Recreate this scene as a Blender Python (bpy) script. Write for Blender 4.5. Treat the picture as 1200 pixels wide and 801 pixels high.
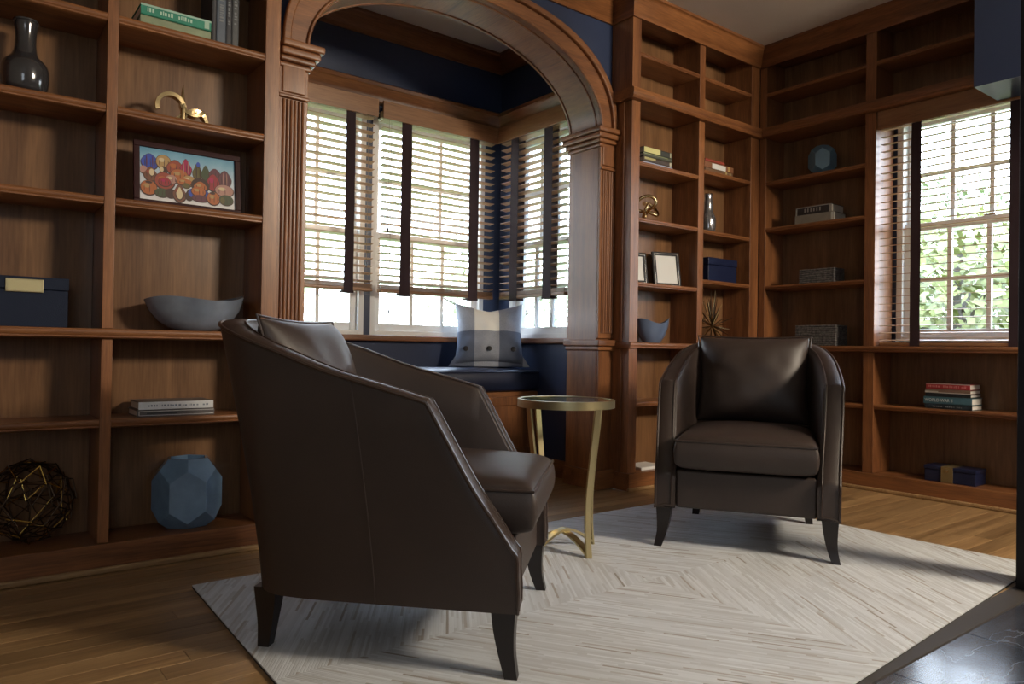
import bpy, bmesh, math, random
from mathutils import Vector, Matrix, noise
random.seed(7)
for o in list(bpy.data.objects): bpy.data.objects.remove(o)
S = bpy.context.scene
COL = S.collection
PI = math.pi
R = math.radians

# ------------------------------------------------------------------ camera
yaw, pitch, roll = R(52.0886), R(0.5534), R(0.8754)
f_ = Vector((math.cos(yaw)*math.cos(pitch), math.sin(yaw)*math.cos(pitch), math.sin(pitch)))
r_ = Vector((math.sin(yaw), -math.cos(yaw), 0)); u_ = r_.cross(f_)
rr = math.cos(roll)*r_ + math.sin(roll)*u_; uu = -math.sin(roll)*r_ + math.cos(roll)*u_
cd = bpy.data.cameras.new('camera'); cam = bpy.data.objects.new('camera', cd); COL.objects.link(cam)
cd.sensor_width = 36; cd.lens = 864.77/1200*36; cd.clip_start = .05
m = Matrix((rr, uu, -f_)).transposed().to_4x4(); m.translation = (-4.3648, -2.9111, .8)
cam.matrix_world = m
S.camera = cam

# ------------------------------------------------------------------ light
S.view_settings.view_transform = 'Standard'; S.view_settings.look = 'None'
S.view_settings.gamma = 1; S.view_settings.use_curve_mapping = False
S.view_settings.exposure = 1.2
W = bpy.data.worlds.new('sky'); S.world = W; W.use_nodes = True
nt = W.node_tree; bg = nt.nodes['Background']
tc = nt.nodes.new('ShaderNodeTexCoord'); sep = nt.nodes.new('ShaderNodeSeparateXYZ'); rp = nt.nodes.new('ShaderNodeValToRGB')
nt.links.new(tc.outputs['Generated'], sep.inputs[0]); nt.links.new(sep.outputs['Z'], rp.inputs[0]); nt.links.new(rp.outputs[0], bg.inputs[0])
rp.color_ramp.elements[0].position = 0.0; rp.color_ramp.elements[0].color = (.92, .95, 1, 1)
rp.color_ramp.elements[1].position = .7; rp.color_ramp.elements[1].color = (.62, .76, 1, 1)
bg.inputs[1].default_value = 6.5

def area(name, loc, target, sx, sy, power, color):
    d = bpy.data.lights.new(name, 'AREA'); d.shape = 'RECTANGLE'; d.size = sx; d.size_y = sy
    d.energy = power; d.color = color
    o = bpy.data.objects.new(name, d); COL.objects.link(o); o.location = loc
    o.rotation_euler = (Vector(target)-Vector(loc)).to_track_quat('-Z', 'Y').to_euler()
    return o
area('hall_ceiling_light', (-.75, -4.7, 2.6), (-2.0, 0.2, 1.2), .8, .6, 86, (1, .87, .69))
area('hall_fill_light', (-5.4, -4.6, 1.7), (-2.4, -1.0, .9), 1.4, 1.5, 10, (.80, .90, 1))  # added cool fill from the left; no window stands behind it

# ------------------------------------------------------------------ helpers
def link(o, parent=None):
    COL.objects.link(o)
    if parent is not None: o.parent = parent
    return o
def tag(o, label=None, cat=None, group=None, kind=None):
    if label: o['label'] = label
    if cat: o['category'] = cat
    if group: o['group'] = group
    if kind: o['kind'] = kind
    return o
def thing(name, label, cat, loc=(0, 0, 0), rz=0, group=None, kind=None):
    o = bpy.data.objects.new(name, None); o.empty_display_size = .05
    o.location = loc; o.rotation_euler = (0, 0, rz); link(o)
    return tag(o, label, cat, group, kind)
class MB:
    """collects geometry; build() links ONE mesh object"""
    def __init__(s): s.v = []; s.f = []; s.mi = []; s.cur = 0
    def add(s, vs, fs):
        n = len(s.v); s.v += [tuple(v) for v in vs]; s.f += [tuple(i+n for i in f) for f in fs]; s.mi += [s.cur]*len(fs); return s
    def box(s, x0, x1, y0, y1, z0, z1):
        if x0 > x1: x0, x1 = x1, x0
        if y0 > y1: y0, y1 = y1, y0
        if z0 > z1: z0, z1 = z1, z0
        return s.add([(x0,y0,z0),(x1,y0,z0),(x1,y1,z0),(x0,y1,z0),(x0,y0,z1),(x1,y0,z1),(x1,y1,z1),(x0,y1,z1)],
              [(0,3,2,1),(4,5,6,7),(0,1,5,4),(1,2,6,5),(2,3,7,6),(3,0,4,7)])
    def prism(s, poly, fn, a, b):
        """poly: 2-D outline, fn(p, t) -> xyz"""
        n = len(poly)
        return s.add([fn(p, a) for p in poly]+[fn(p, b) for p in poly],
              [tuple(range(n))[::-1], tuple(range(n, 2*n))]+[(i, (i+1) % n, n+(i+1) % n, n+i) for i in range(n)])
    def tube(s, pts, r, n=8, closed=False, caps=True, rfn=None):
        P = [Vector(p) for p in pts]; L = len(P); base = None; rings = []
        for i, p in enumerate(P):
            if closed: t = P[(i+1) % L]-P[(i-1) % L]
            else: t = P[min(i+1, L-1)]-P[max(i-1, 0)]
            t.normalize()
            if base is None: base = t.orthogonal().normalized()
            base = (base-t*base.dot(t)).normalized(); c = t.cross(base)
            q = r if rfn is None else rfn(i/(L-1))
            rings.append([p+(base*math.cos(2*PI*k/n)+c*math.sin(2*PI*k/n))*q for k in range(n)])
        vs = [v for g in rings for v in g]; fs = []
        for i in range(L if closed else L-1):
            j = (i+1) % L
            fs += [(i*n+k, i*n+(k+1) % n, j*n+(k+1) % n, j*n+k) for k in range(n)]
        if caps and not closed: fs += [tuple(range(n))[::-1], tuple((L-1)*n+k for k in range(n))]
        return s.add(vs, fs)
    def lathe(s, prof, n=32, c=(0, 0, 0), sx=1, sy=1, cap=True):
        vs = [(c[0]+r*sx*math.cos(2*PI*k/n), c[1]+r*sy*math.sin(2*PI*k/n), c[2]+z) for r, z in prof for k in range(n)]
        fs = [(i*n+k, i*n+(k+1) % n, (i+1)*n+(k+1) % n, (i+1)*n+k) for i in range(len(prof)-1) for k in range(n)]
        if cap: fs += [tuple(range(n))[::-1], tuple((len(prof)-1)*n+k for k in range(n))]
        return s.add(vs, fs)
    def strip(s, A, B, closed=False):
        n = len(A); L = n if closed else n-1
        return s.add(list(A)+list(B), [(i, (i+1) % n, n+(i+1) % n, n+i) for i in range(L)])
    def build(s, name, mat, parent=None, bevel=0, smooth=False, seg=2, rel=True, subsurf=0, sharp=40, fix=True):
        """verts are in world coordinates; a parent without rotation shifts them (rel)"""
        me = bpy.data.meshes.new(name)
        off = Vector(parent.location) if (parent is not None and rel) else Vector((0, 0, 0))
        if parent is not None and rel:
            p = parent.parent
            while p is not None: off += Vector(p.location); p = p.parent
        me.from_pydata([tuple(Vector(v)-off) for v in s.v], [], s.f)
        mats = mat if isinstance(mat, (list, tuple)) else [mat]
        for q in mats: me.materials.append(q)
        me.polygons.foreach_set('material_index', s.mi)
        if fix:
            bm = bmesh.new(); bm.from_mesh(me); bmesh.ops.recalc_face_normals(bm, faces=bm.faces); bm.to_mesh(me); bm.free()
        if smooth:
            me.polygons.foreach_set('use_smooth', [True]*len(me.polygons))
            if sharp: me.set_sharp_from_angle(angle=R(sharp))
        o = bpy.data.objects.new(name, me); link(o, parent)
        if bevel:
            b = o.modifiers.new('bevel', 'BEVEL'); b.width = bevel; b.segments = seg; b.limit_method = 'ANGLE'; b.angle_limit = R(35)
            me.polygons.foreach_set('use_smooth', [True]*len(me.polygons)); b.harden_normals = False
            wn = o.modifiers.new('wn', 'WEIGHTED_NORMAL'); wn.keep_sharp = True
        if subsurf:
            q = o.modifiers.new('sub', 'SUBSURF'); q.levels = q.render_levels = subsurf
        return o

# ------------------------------------------------------------------ materials
def nmat(name):
    m = bpy.data.materials.new(name); m.use_nodes = True
    return m, m.node_tree.nodes, m.node_tree.links, m.node_tree.nodes['Principled BSDF']
def plain(name, col, rough=.5, metal=0, bump=0, bscale=200, spec=.5, coat=0, var=0, vscale=8):
    m, N, L, b = nmat(name)
    b.inputs['Base Color'].default_value = (*col, 1); b.inputs['Roughness'].default_value = rough
    b.inputs['Metallic'].default_value = metal; b.inputs['Specular IOR Level'].default_value = spec
    b.inputs['Coat Weight'].default_value = coat
    if bump or var:
        t = N.new('ShaderNodeTexCoord')
        n = N.new('ShaderNodeTexNoise'); n.inputs['Scale'].default_value = bscale; L.new(t.outputs['Object'], n.inputs['Vector'])
        if bump:
            q = N.new('ShaderNodeBump'); q.inputs['Strength'].default_value = bump; q.inputs['Distance'].default_value = .002
            L.new(n.outputs[0], q.inputs['Height']); L.new(q.outputs[0], b.inputs['Normal'])
        if var:
            n2 = N.new('ShaderNodeTexNoise'); n2.inputs['Scale'].default_value = vscale; n2.inputs['Detail'].default_value = 5
            L.new(t.outputs['Object'], n2.inputs['Vector'])
            r = N.new('ShaderNodeValToRGB'); r.color_ramp.elements[0].position = .3; r.color_ramp.elements[1].position = .7
            r.color_ramp.elements[0].color = (*[c*(1-var) for c in col], 1); r.color_ramp.elements[1].color = (*[min(1, c*(1+var)) for c in col], 1)
            L.new(n2.outputs[0], r.inputs[0]); L.new(r.outputs[0], b.inputs['Base Color'])
    return m
def wood(name, axis, c0, c1, rough=.38, fine=60, rnd=0, coat=.07):
    """stained wood, grain running along axis"""
    m, N, L, b = nmat(name)
    t = N.new('ShaderNodeTexCoord'); mp = N.new('ShaderNodeMapping')
    L.new(t.outputs['Object'], mp.inputs['Vector'])
    sc = [1, 1, 1]; sc['xyz'.index(axis)] = .06
    mp.inputs['Scale'].default_value = sc
    oi = N.new('ShaderNodeObjectInfo'); cmb = N.new('ShaderNodeCombineXYZ'); mu = N.new('ShaderNodeMath'); mu.operation = 'MULTIPLY'; mu.inputs[1].default_value = 9
    L.new(oi.outputs['Random'], mu.inputs[0])
    for i in range(3): L.new(mu.outputs[0], cmb.inputs[i])
    ad = N.new('ShaderNodeVectorMath'); ad.operation = 'ADD'; L.new(mp.outputs[0], ad.inputs[0]); L.new(cmb.outputs[0], ad.inputs[1])
    n1 = N.new('ShaderNodeTexNoise'); n1.inputs['Scale'].default_value = 14; n1.inputs['Detail'].default_value = 4; n1.inputs['Distortion'].default_value = .6
    n2 = N.new('ShaderNodeTexNoise'); n2.inputs['Scale'].default_value = fine*3; n2.inputs['Detail'].default_value = 3
    L.new(ad.outputs[0], n1.inputs['Vector']); L.new(ad.outputs[0], n2.inputs['Vector'])
    mx = N.new('ShaderNodeMath'); mx.operation = 'MULTIPLY_ADD'; mx.inputs[1].default_value = .45
    L.new(n2.outputs[0], mx.inputs[0])
    m2 = N.new('ShaderNodeMath'); m2.operation = 'MULTIPLY'; m2.inputs[1].default_value = .6; L.new(n1.outputs[0], m2.inputs[0]); L.new(m2.outputs[0], mx.inputs[2])
    r = N.new('ShaderNodeValToRGB'); r.color_ramp.elements[0].position = .33; r.color_ramp.elements[1].position = .72
    r.color_ramp.elements[0].color = (*c0, 1); r.color_ramp.elements[1].color = (*c1, 1)
    L.new(mx.outputs[0], r.inputs[0])
    out = r.outputs[0]
    if rnd:
        hs = N.new('ShaderNodeHueSaturation'); mr = N.new('ShaderNodeMapRange'); mr.inputs['To Min'].default_value = 1-rnd; mr.inputs['To Max'].default_value = 1+rnd
        L.new(oi.outputs['Random'], mr.inputs[0]); L.new(mr.outputs[0], hs.inputs['Value']); L.new(out, hs.inputs['Color']); out = hs.outputs[0]
    L.new(out, b.inputs['Base Color'])
    b.inputs['Roughness'].default_value = rough; b.inputs['Coat Weight'].default_value = coat; b.inputs['Coat Roughness'].default_value = .22
    bp = N.new('ShaderNodeBump'); bp.inputs['Strength'].default_value = .12; bp.inputs['Distance'].default_value = .001
    L.new(n2.outputs[0], bp.inputs['Height']); L.new(bp.outputs[0], b.inputs['Normal'])
    return m
C0, C1 = (.098, .032, .012), (.310, .125, .043)
WX = wood('cherry_grain_x', 'x', C0, C1); WY = wood('cherry_grain_y', 'y', C0, C1); WZ = wood('cherry_grain_z', 'z', C0, C1)
WP = wood('cherry_veneer_panel', 'z', (.100, .045, .019), (.245, .125, .056), rough=.30, fine=45)
WBL = wood('blind_wood_x', 'x', (.36, .20, .11), (.60, .38, .23), rough=.4)
WVAL = wood('valance_wood', 'x', (.17, .075, .03), (.38, .18, .075), rough=.4)
OAK = wood('oak_floor', 'x', (.17, .092, .038), (.42, .26, .12), rough=.40, fine=35, rnd=.22, coat=.08)
BLUE = plain('navy_paint', (.028, .040, .085), rough=.32, bump=.1, bscale=60, var=.12, vscale=2)
CEIL = plain('ceiling_paint', (.68, .62, .55), rough=.75, bump=.3, bscale=90, var=.05, vscale=3)
HALL = plain('hall_paint', (.35, .33, .30), rough=.7, bump=.1, bscale=80)
WHITE = plain('white_paint', (.78, .78, .76), rough=.35)
DARKTRIM = plain('dark_painted_trim', (.008, .007, .010), rough=.5, spec=.25)
LEATHER = plain('brown_leather', (.040, .026, .021), rough=.47, bump=.2, bscale=420, var=.15, vscale=4, spec=.5)
PIPE = plain('leather_piping', (.040, .025, .020), rough=.28, spec=.7)
ESPRESSO = plain('espresso_wood', (.010, .006, .006), rough=.35)
BRASS = plain('brushed_brass', (.52, .44, .25), rough=.36, metal=1, bump=.05, bscale=300)
GOLD = plain('antique_gold', (.62, .48, .26), rough=.25, metal=1, bump=.3, bscale=80)
BRONZE = plain('dark_bronze', (.07, .045, .03), rough=.4, metal=1)
BRIGHTBRASS = plain('bright_brass_wire', (.85, .62, .18), rough=.22, metal=1)
CHROME = plain('silver_metal', (.75, .74, .72), rough=.2, metal=1)
SLATEGLAZE = plain('blue_grey_glaze', (.15, .175, .22), rough=.12, var=.25, vscale=9, coat=.5)
BLUEGLAZE = plain('soft_blue_glaze', (.16, .26, .39), rough=.22, var=.18, vscale=14, coat=.4)
GREYGLAZE = plain('charcoal_glaze', (.035, .033, .035), rough=.14, var=.2, coat=.6)
NAVYCLOTH = plain('navy_linen', (.012, .018, .038), rough=.65, spec=.2, bump=.6, bscale=500)
NAVYGLOSS = plain('navy_leatherette', (.008, .013, .045), rough=.35, bump=.15, bscale=250)
SEATBLUE = plain('navy_seat_vinyl', (.012, .018, .045), rough=.36, bump=.2, bscale=220)
TAPE = plain('maroon_cloth_tape', (.028, .010, .013), rough=.8, bump=.5, bscale=500)
CORD = plain('tan_cord', (.30, .22, .15), rough=.7)
PAPER = plain('page_paper', (.62, .58, .50), rough=.7, bump=.5, bscale=600)
def glass(name, col=(1, 1, 1), rough=0, ior=1.45, thin=True):
    m, N, L, b = nmat(name)
    if thin:
        tr = N.new('ShaderNodeBsdfTransparent'); tr.inputs[0].default_value = (*col, 1)
        gl = N.new('ShaderNodeBsdfGlossy'); gl.inputs['Roughness'].default_value = .02
        lw = N.new('ShaderNodeFresnel'); lw.inputs[0].default_value = ior
        mx = N.new('ShaderNodeMixShader'); ge = N.new('ShaderNodeNewGeometry'); sb = N.new('ShaderNodeMath'); sb.operation = 'SUBTRACT'; sb.inputs[0].default_value = 1; L.new(ge.outputs['Backfacing'], sb.inputs[1])
        ml = N.new('ShaderNodeMath'); ml.operation = 'MULTIPLY'; L.new(lw.outputs[0], ml.inputs[0]); L.new(sb.outputs[0], ml.inputs[1]); L.new(ml.outputs[0], mx.inputs[0]); L.new(tr.outputs[0], mx.inputs[1]); L.new(gl.outputs[0], mx.inputs[2])
        L.new(mx.outputs[0], N['Material Output'].inputs[0])
    else:
        b.inputs['Base Color'].default_value = (*col, 1); b.inputs['Roughness'].default_value = rough; b.inputs['Transmission Weight'].default_value = 1; b.inputs['IOR'].default_value = ior
    return m
PANE = glass('window_glass', (.97, .99, .99))
TGLASS = glass('table_glass', (.80, .86, .84), ior=1.7)
def fabric_check():
    m, N, L, b = nmat('buffalo_check_cloth')
    t = N.new('ShaderNodeTexCoord'); sp = N.new('ShaderNodeSeparateXYZ'); L.new(t.outputs['Object'], sp.inputs[0])
    def band(out, edges, vals):
        r = N.new('ShaderNodeValToRGB'); r.color_ramp.interpolation = 'CONSTANT'
        mr = N.new('ShaderNodeMapRange'); mr.inputs['From Min'].default_value = -.25; mr.inputs['From Max'].default_value = .25; L.new(out, mr.inputs[0]); L.new(mr.outputs[0], r.inputs[0])
        e = r.color_ramp.elements
        e[0].position = edges[0]; e[0].color = (vals[0],)*3+(1,); e[1].position = edges[1]; e[1].color = (vals[1],)*3+(1,)
        for p, v in zip(edges[2:], vals[2:]):
            q = e.new(p); q.color = (v, v, v, 1)
        return r.outputs[0]
    a = band(sp.outputs['X'], [0, .30, .62, .93], [1, 0, 1, 0]); c = band(sp.outputs['Z'], [0, .50, .90], [1, 0, 1])
    ad = N.new('ShaderNodeMath'); ad.operation = 'ADD'; L.new(a, ad.inputs[0]); L.new(c, ad.inputs[1])
    hf = N.new('ShaderNodeMath'); hf.operation = 'MULTIPLY'; hf.inputs[1].default_value = .5; L.new(ad.outputs[0], hf.inputs[0])
    r = N.new('ShaderNodeValToRGB'); e = r.color_ramp.elements
    e[0].position = 0; e[0].color = (.90, .88, .82, 1); e[1].position = 1; e[1].color = (.12, .14, .19, 1); q = e.new(.5); q.color = (.34, .36, .41, 1)
    L.new(hf.outputs[0], r.inputs[0])
    n = N.new('ShaderNodeTexNoise'); n.inputs['Scale'].default_value = 350; L.new(t.outputs['Object'], n.inputs['Vector'])
    mx = N.new('ShaderNodeMixRGB'); mx.blend_type = 'OVERLAY'; mx.inputs[0].default_value = .5; L.new(r.outputs[0], mx.inputs[1]); L.new(n.outputs[0], mx.inputs[2]); L.new(mx.outputs[0], b.inputs['Base Color'])
    bp = N.new('ShaderNodeBump'); bp.inputs['Strength'].default_value = .6; bp.inputs['Distance'].default_value = .002; L.new(n.outputs[0], bp.inputs['Height']); L.new(bp.outputs[0], b.inputs['Normal'])
    b.inputs['Roughness'].default_value = .9
    return m
CHECK = fabric_check()
RC = (-2.40, -1.19)
def rug_mat():
    m, N, L, b = nmat('hide_strip_rug')
    t = N.new('ShaderNodeTexCoord'); sp = N.new('ShaderNodeSeparateXYZ'); L.new(t.outputs['Object'], sp.inputs[0])
    def M(op, a, c=None, d=None):
        n = N.new('ShaderNodeMath'); n.operation = op
        for i, v in enumerate((a, c, d)):
            if v is None: continue
            if isinstance(v, (int, float)): n.inputs[i].default_value = v
            else: L.new(v, n.inputs[i])
        return n.outputs[0]
    x, y = sp.outputs['X'], sp.outputs['Y']
    sg = M('SIGN', M('MULTIPLY', x, y))                       # which quadrant pair (object origin = rug centre)
    th = R(57)
    # along = x*cos*(-sg) + y*sin ; across = x*sin*sg + y*cos
    along = M('ADD', M('MULTIPLY', M('MULTIPLY', x, math.cos(th)), M('MULTIPLY', sg, -1)), M('MULTIPLY', y, math.sin(th)))
    across = M('ADD', M('MULTIPLY', M('MULTIPLY', x, math.sin(th)), sg), M('MULTIPLY', y, math.cos(th)))
    row = M('FLOOR', M('DIVIDE', across, .0075))
    w1 = N.new('ShaderNodeTexWhiteNoise'); w1.noise_dimensions = '1D'; L.new(row, w1.inputs['W'])
    colm = M('FLOOR', M('ADD', M('DIVIDE', along, .15), w1.outputs['Value']))
    cb = N.new('ShaderNodeCombineXYZ'); L.new(row, cb.inputs[0]); L.new(colm, cb.inputs[1]); L.new(sg, cb.inputs[2])
    w2 = N.new('ShaderNodeTexWhiteNoise'); w2.noise_dimensions = '3D'; L.new(cb.outputs[0], w2.inputs['Vector'])
    r = N.new('ShaderNodeValToRGB'); e = r.color_ramp.elements
    e[0].position = 0; e[0].color = (.30, .27, .24, 1); e[1].position = 1; e[1].color = (.70, .73, .76, 1)
    for p, c in ((.02, (.42, .39, .36)), (.08, (.52, .53, .54)), (.45, (.58, .60, .62)), (.8, (.64, .665, .69))):
        q = e.new(p); q.color = (*c, 1)
    L.new(w2.outputs['Value'], r.inputs[0])
    n = N.new('ShaderNodeTexNoise'); n.inputs['Scale'].default_value = 3.5; n.inputs['Detail'].default_value = 3; L.new(t.outputs['Object'], n.inputs['Vector'])
    mx = N.new('ShaderNodeMixRGB'); mx.blend_type = 'MULTIPLY'; mx.inputs[0].default_value = .18; L.new(r.outputs[0], mx.inputs[1]); L.new(n.outputs[0], mx.inputs[2])
    br = N.new('ShaderNodeBrightContrast'); br.inputs['Bright'].default_value = .03; L.new(mx.outputs[0], br.inputs[0])
    L.new(br.outputs[0], b.inputs['Base Color'])
    fr = M('FRACT', M('DIVIDE', across, .0075)); ed = M('MINIMUM', fr, M('SUBTRACT', 1, fr))
    bp = N.new('ShaderNodeBump'); bp.inputs['Strength'].default_value = .35; bp.inputs['Distance'].default_value = .0015
    L.new(M('ADD', M('MINIMUM', M('MULTIPLY', ed, 5), 1), M('MULTIPLY', w2.outputs['Value'], .6)), bp.inputs['Height']); L.new(bp.outputs[0], b.inputs['Normal'])
    b.inputs['Roughness'].default_value = .72; b.inputs['Specular IOR Level'].default_value = .3
    return m
RUG = rug_mat()
def marble():
    m, N, L, b = nmat('dark_marble_tile')
    t = N.new('ShaderNodeTexCoord'); oi = N.new('ShaderNodeObjectInfo')
    mp = N.new('ShaderNodeMapping'); mp.inputs['Rotation'].default_value = (0, 0, .5); mp.inputs['Scale'].default_value = (1, 3.2, 1); L.new(t.outputs['Object'], mp.inputs['Vector'])
    n = N.new('ShaderNodeTexNoise'); n.inputs['Scale'].default_value = 2.4; n.inputs['Detail'].default_value = 7; n.inputs['Distortion'].default_value = 1.2; L.new(mp.outputs[0], n.inputs['Vector'])
    r = N.new('ShaderNodeValToRGB'); e = r.color_ramp.elements
    e[0].position = .3; e[0].color = (.020, .022, .030, 1); e[1].position = .8; e[1].color = (.07, .075, .095, 1)
    for p, c in ((.49, (.03, .033, .045)), (.505, (.11, .115, .13)), (.52, (.035, .038, .05))):
        q = e.new(p); q.color = (*c, 1)
    L.new(n.outputs[0], r.inputs[0]); L.new(r.outputs[0], b.inputs['Base Color'])
    n2 = N.new('ShaderNodeTexNoise'); n2.inputs['Scale'].default_value = 9; L.new(t.outputs['Object'], n2.inputs['Vector'])
    bp = N.new('ShaderNodeBump'); bp.inputs['Strength'].default_value = .12; bp.inputs['Distance'].default_value = .004; L.new(n2.outputs[0], bp.inputs['Height']); L.new(bp.outputs[0], b.inputs['Normal'])
    b.inputs['Roughness'].default_value = .17; b.inputs['Specular IOR Level'].default_value = .8
    return m
MARBLE = marble()

def struct(mb, name, mat, bevel=0, parent=None, **k):
    o = mb.build(name, mat, parent, bevel=bevel, **k)
    if parent is None: o['kind'] = 'structure'
    return o
def B(*a): return MB().box(*a)

# ------------------------------------------------------------------ room shell
ZC = 2.83
struct(B(-5.6, .36, -6.5, .3, ZC, ZC+.1), 'ceiling', CEIL)
struct(B(-3.4, -1.15, .3, 1.4, ZC, ZC+.1), 'ceiling', CEIL)
fl = thing('floor', None, None, (0, 0, 0), kind='structure')
B(-5.6, .36, -2.0, 1.34, -.06, -.012).build('subfloor', OAK, fl)
AX0 = -1.272; y = .02
while y > -1.96:
    y1 = max(y-.08, -1.96); x = -5.6-random.random()*1.1
    while x < .03:
        x1 = min(x+random.uniform(1.0, 1.7), .03)
        if x1 > -5.5:
            B(max(x, -5.6)+.0006, x1-.0006, y1+.0006, y-.0006, -.012, 0).build('floor_plank', OAK, fl, bevel=.0012, seg=1)
        x = x1
    y -= .08
tl = thing('floor', None, None, (0, -2.03, 0), kind='structure')
B(-5.6, .36, -6.5, -2.035, -.06, -.012).build('screed', DARKTRIM, tl)
ty = -2.035
while ty > -3.7:
    tx = -5.6
    while tx < .2:
        B(tx+.001, min(tx+.45, .24)-.001, ty-.448, ty-.001, -.012, -.001).build('marble_tile', MARBLE, tl, bevel=.001, seg=1)
        tx += .45
    ty -= .45
B(-5.6, .24, -6.5, ty, -.012, -.001).build('far_tiles', MARBLE, tl)['kind'] = 'stuff'
struct(B(-5.6, .0, -2.034, -1.9605, -.012, .003), 'trim_1', plain('dark_threshold', (.05, .042, .038), rough=.6, spec=.25), bevel=.002)
y = .02
while y < .78:
    x = -3.22-random.random()
    while x < AX0:
        x1 = min(x+random.uniform(.8, 1.4), AX0)
        if x1 > -3.1: B(max(x, -3.22)+.0006, x1-.0006, y+.0006, y+.0794, -.012, 0).build('floor_plank', OAK, fl, bevel=.0012, seg=1)
        x = x1
    y += .08
# walls
struct(B(-5.6, -3.28, .235, .36, 0, ZC), 'wall_back_left', BLUE)
struct(B(-1.26, .36, .235, .36, 0, ZC), 'wall_back_right', BLUE)
struct(B(-5.7, -5.6, -6.5, .36, 0, ZC), 'wall_left', HALL)
struct(B(-5.6, .36, -6.6, -6.5, 0, ZC), 'wall_front', HALL)
def wall_x(name, x0, x1, y0, y1, holes, mat, z1=ZC):       # wall in a plane of constant x; holes (y0,y1,z0,z1)
    w = MB(); y = y0
    for a, b_, c, d in sorted(holes):
        w.box(x0, x1, y, a, 0, z1); w.box(x0, x1, a, b_, 0, c); w.box(x0, x1, a, b_, d, z1); y = b_
    w.box(x0, x1, y, y1, 0, z1); return struct(w, name, mat)
def wall_y(name, y0, y1, x0, x1, holes, mat, z1=ZC):
    w = MB(); x = x0
    for a, b_, c, d in sorted(holes):
        w.box(x, a, y0, y1, 0, z1); w.box(a, b_, y0, y1, 0, c); w.box(a, b_, y0, y1, d, z1); x = b_
    w.box(x, x1, y0, y1, 0, z1); return struct(w, name, mat)
wall_x('wall_right', .235, .36, -6.5, .235, [(-1.785, -.80, .88, 2.26)], BLUE)
AY, AX = 1.22, -1.27
W1 = (-3.08, -2.305); W2 = (-2.262, -1.405); W3 = (.46, 1.10)
wall_y('wall_alcove_back', AY, AY+.12, -3.34, AX+.12, [(W1[0], W1[1], .87, 2.26), (W2[0], W2[1], .87, 2.26)], BLUE)
wall_x('wall_alcove_right', AX, AX+.12, .36, AY, [(W3[0], W3[1], .87, 2.26)], BLUE)
struct(B(-3.34, -3.22, .36, AY, 0, ZC), 'wall_alcove_left', BLUE)
struct(B(-.31, .0, -6.4, -1.42, 2.14, ZC), 'wall_bulkhead', BLUE)
struct(B(-1.418, -1.27, -2.08, -1.972, 0, ZC), 'trim_2', DARKTRIM, bevel=.004)

# ------------------------------------------------------------------ arch
XI0, XI1, ZS = -3.124, -1.366, 2.08
XC = (XI0+XI1)/2; AI = (XI1-XI0)/2; BI = .485
AO, BO = AI+.108, .575
def arc(a, b, n, N=48, t0=0, t1=PI):
    out = []
    for k in range(N+1):
        t = t0+(t1-t0)*k/N; c, s_ = math.cos(t), math.sin(t)
        out.append((XC+a*math.copysign(abs(c)**(2/n), c), ZS+b*abs(s_)**(2/n)))
    return out
inner = arc(AI, BI, 2.0); outer = arc(AO, BO, 2.35)
aw = MB()                                   # plaster above the arch
N_ = len(outer)
top = [(-1.20, ZS)]+[(-1.20, ZC)]+[(-3.30, ZC)]+[(-3.30, ZS)]
poly = [(x, z) for x, z in arc(AI+.03, BI+.03, 2.1)]
for yy in (.165, .36):
    vs = [(x, yy, z) for x, z in poly]+[(x, yy, ZC) for x, z in poly]
    n = len(poly); aw.add(vs, [(i, i+1, n+i+1, n+i) for i in range(n-1)])
aw.box(-3.34, poly[-1][0], .165, .36, ZS, ZC); aw.box(poly[0][0], -1.16, .165, .36, ZS, ZC)
struct(aw, 'wall_arch', BLUE)
arch = thing('wall_arch_casing', None, None, (XC, .15, 0), kind='structure')
def ringband(i_, o_, y0, y1):
    mb = MB(); n = len(i_)
    vs = [(x, y0, z) for x, z in i_]+[(x, y0, z) for x, z in o_]+[(x, y1, z) for x, z in i_]+[(x, y1, z) for x, z in o_]
    fs = []
    for k in range(n-1):
        fs += [(k, k+1, n+k+1, n+k), (2*n+k, 3*n+k, 3*n+k+1, 2*n+k+1), (k, 2*n+k, 2*n+k+1, k+1), (n+k, n+k+1, 3*n+k+1, 3*n+k)]
    mb.add(vs, fs); return mb
ringband(inner, outer, .135, .17).build('arch_face', WX, arch, bevel=.004, smooth=True)
ringband(arc(AO-.022, BO-.02, 2.3), arc(AO+.012, BO+.010, 2.38), .112, .14).build('arch_outer_moulding', WX, arch, bevel=.006, smooth=True)
ringband(inner, arc(AI+.014, BI+.014, 2), .122, .14).build('arch_inner_bead', WX, arch, bevel=.005, smooth=True)
ringband(inner, arc(AI+.03, BI+.03, 2.02), .17, .40).build('arch_soffit', WY, arch, smooth=True, sharp=30)
ringband(arc(AI-.006, BI-.006, 2), arc(AI+.01, BI+.01, 2), .168, .186).build('arch_soffit_bead', WX, arch, bevel=.003, smooth=True)
ringband(arc(AI-.006, BI-.006, 2), arc(AI+.01, BI+.01, 2), .385, .402).build('arch_soffit_bead', WX, arch, bevel=.003, smooth=True)
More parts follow.
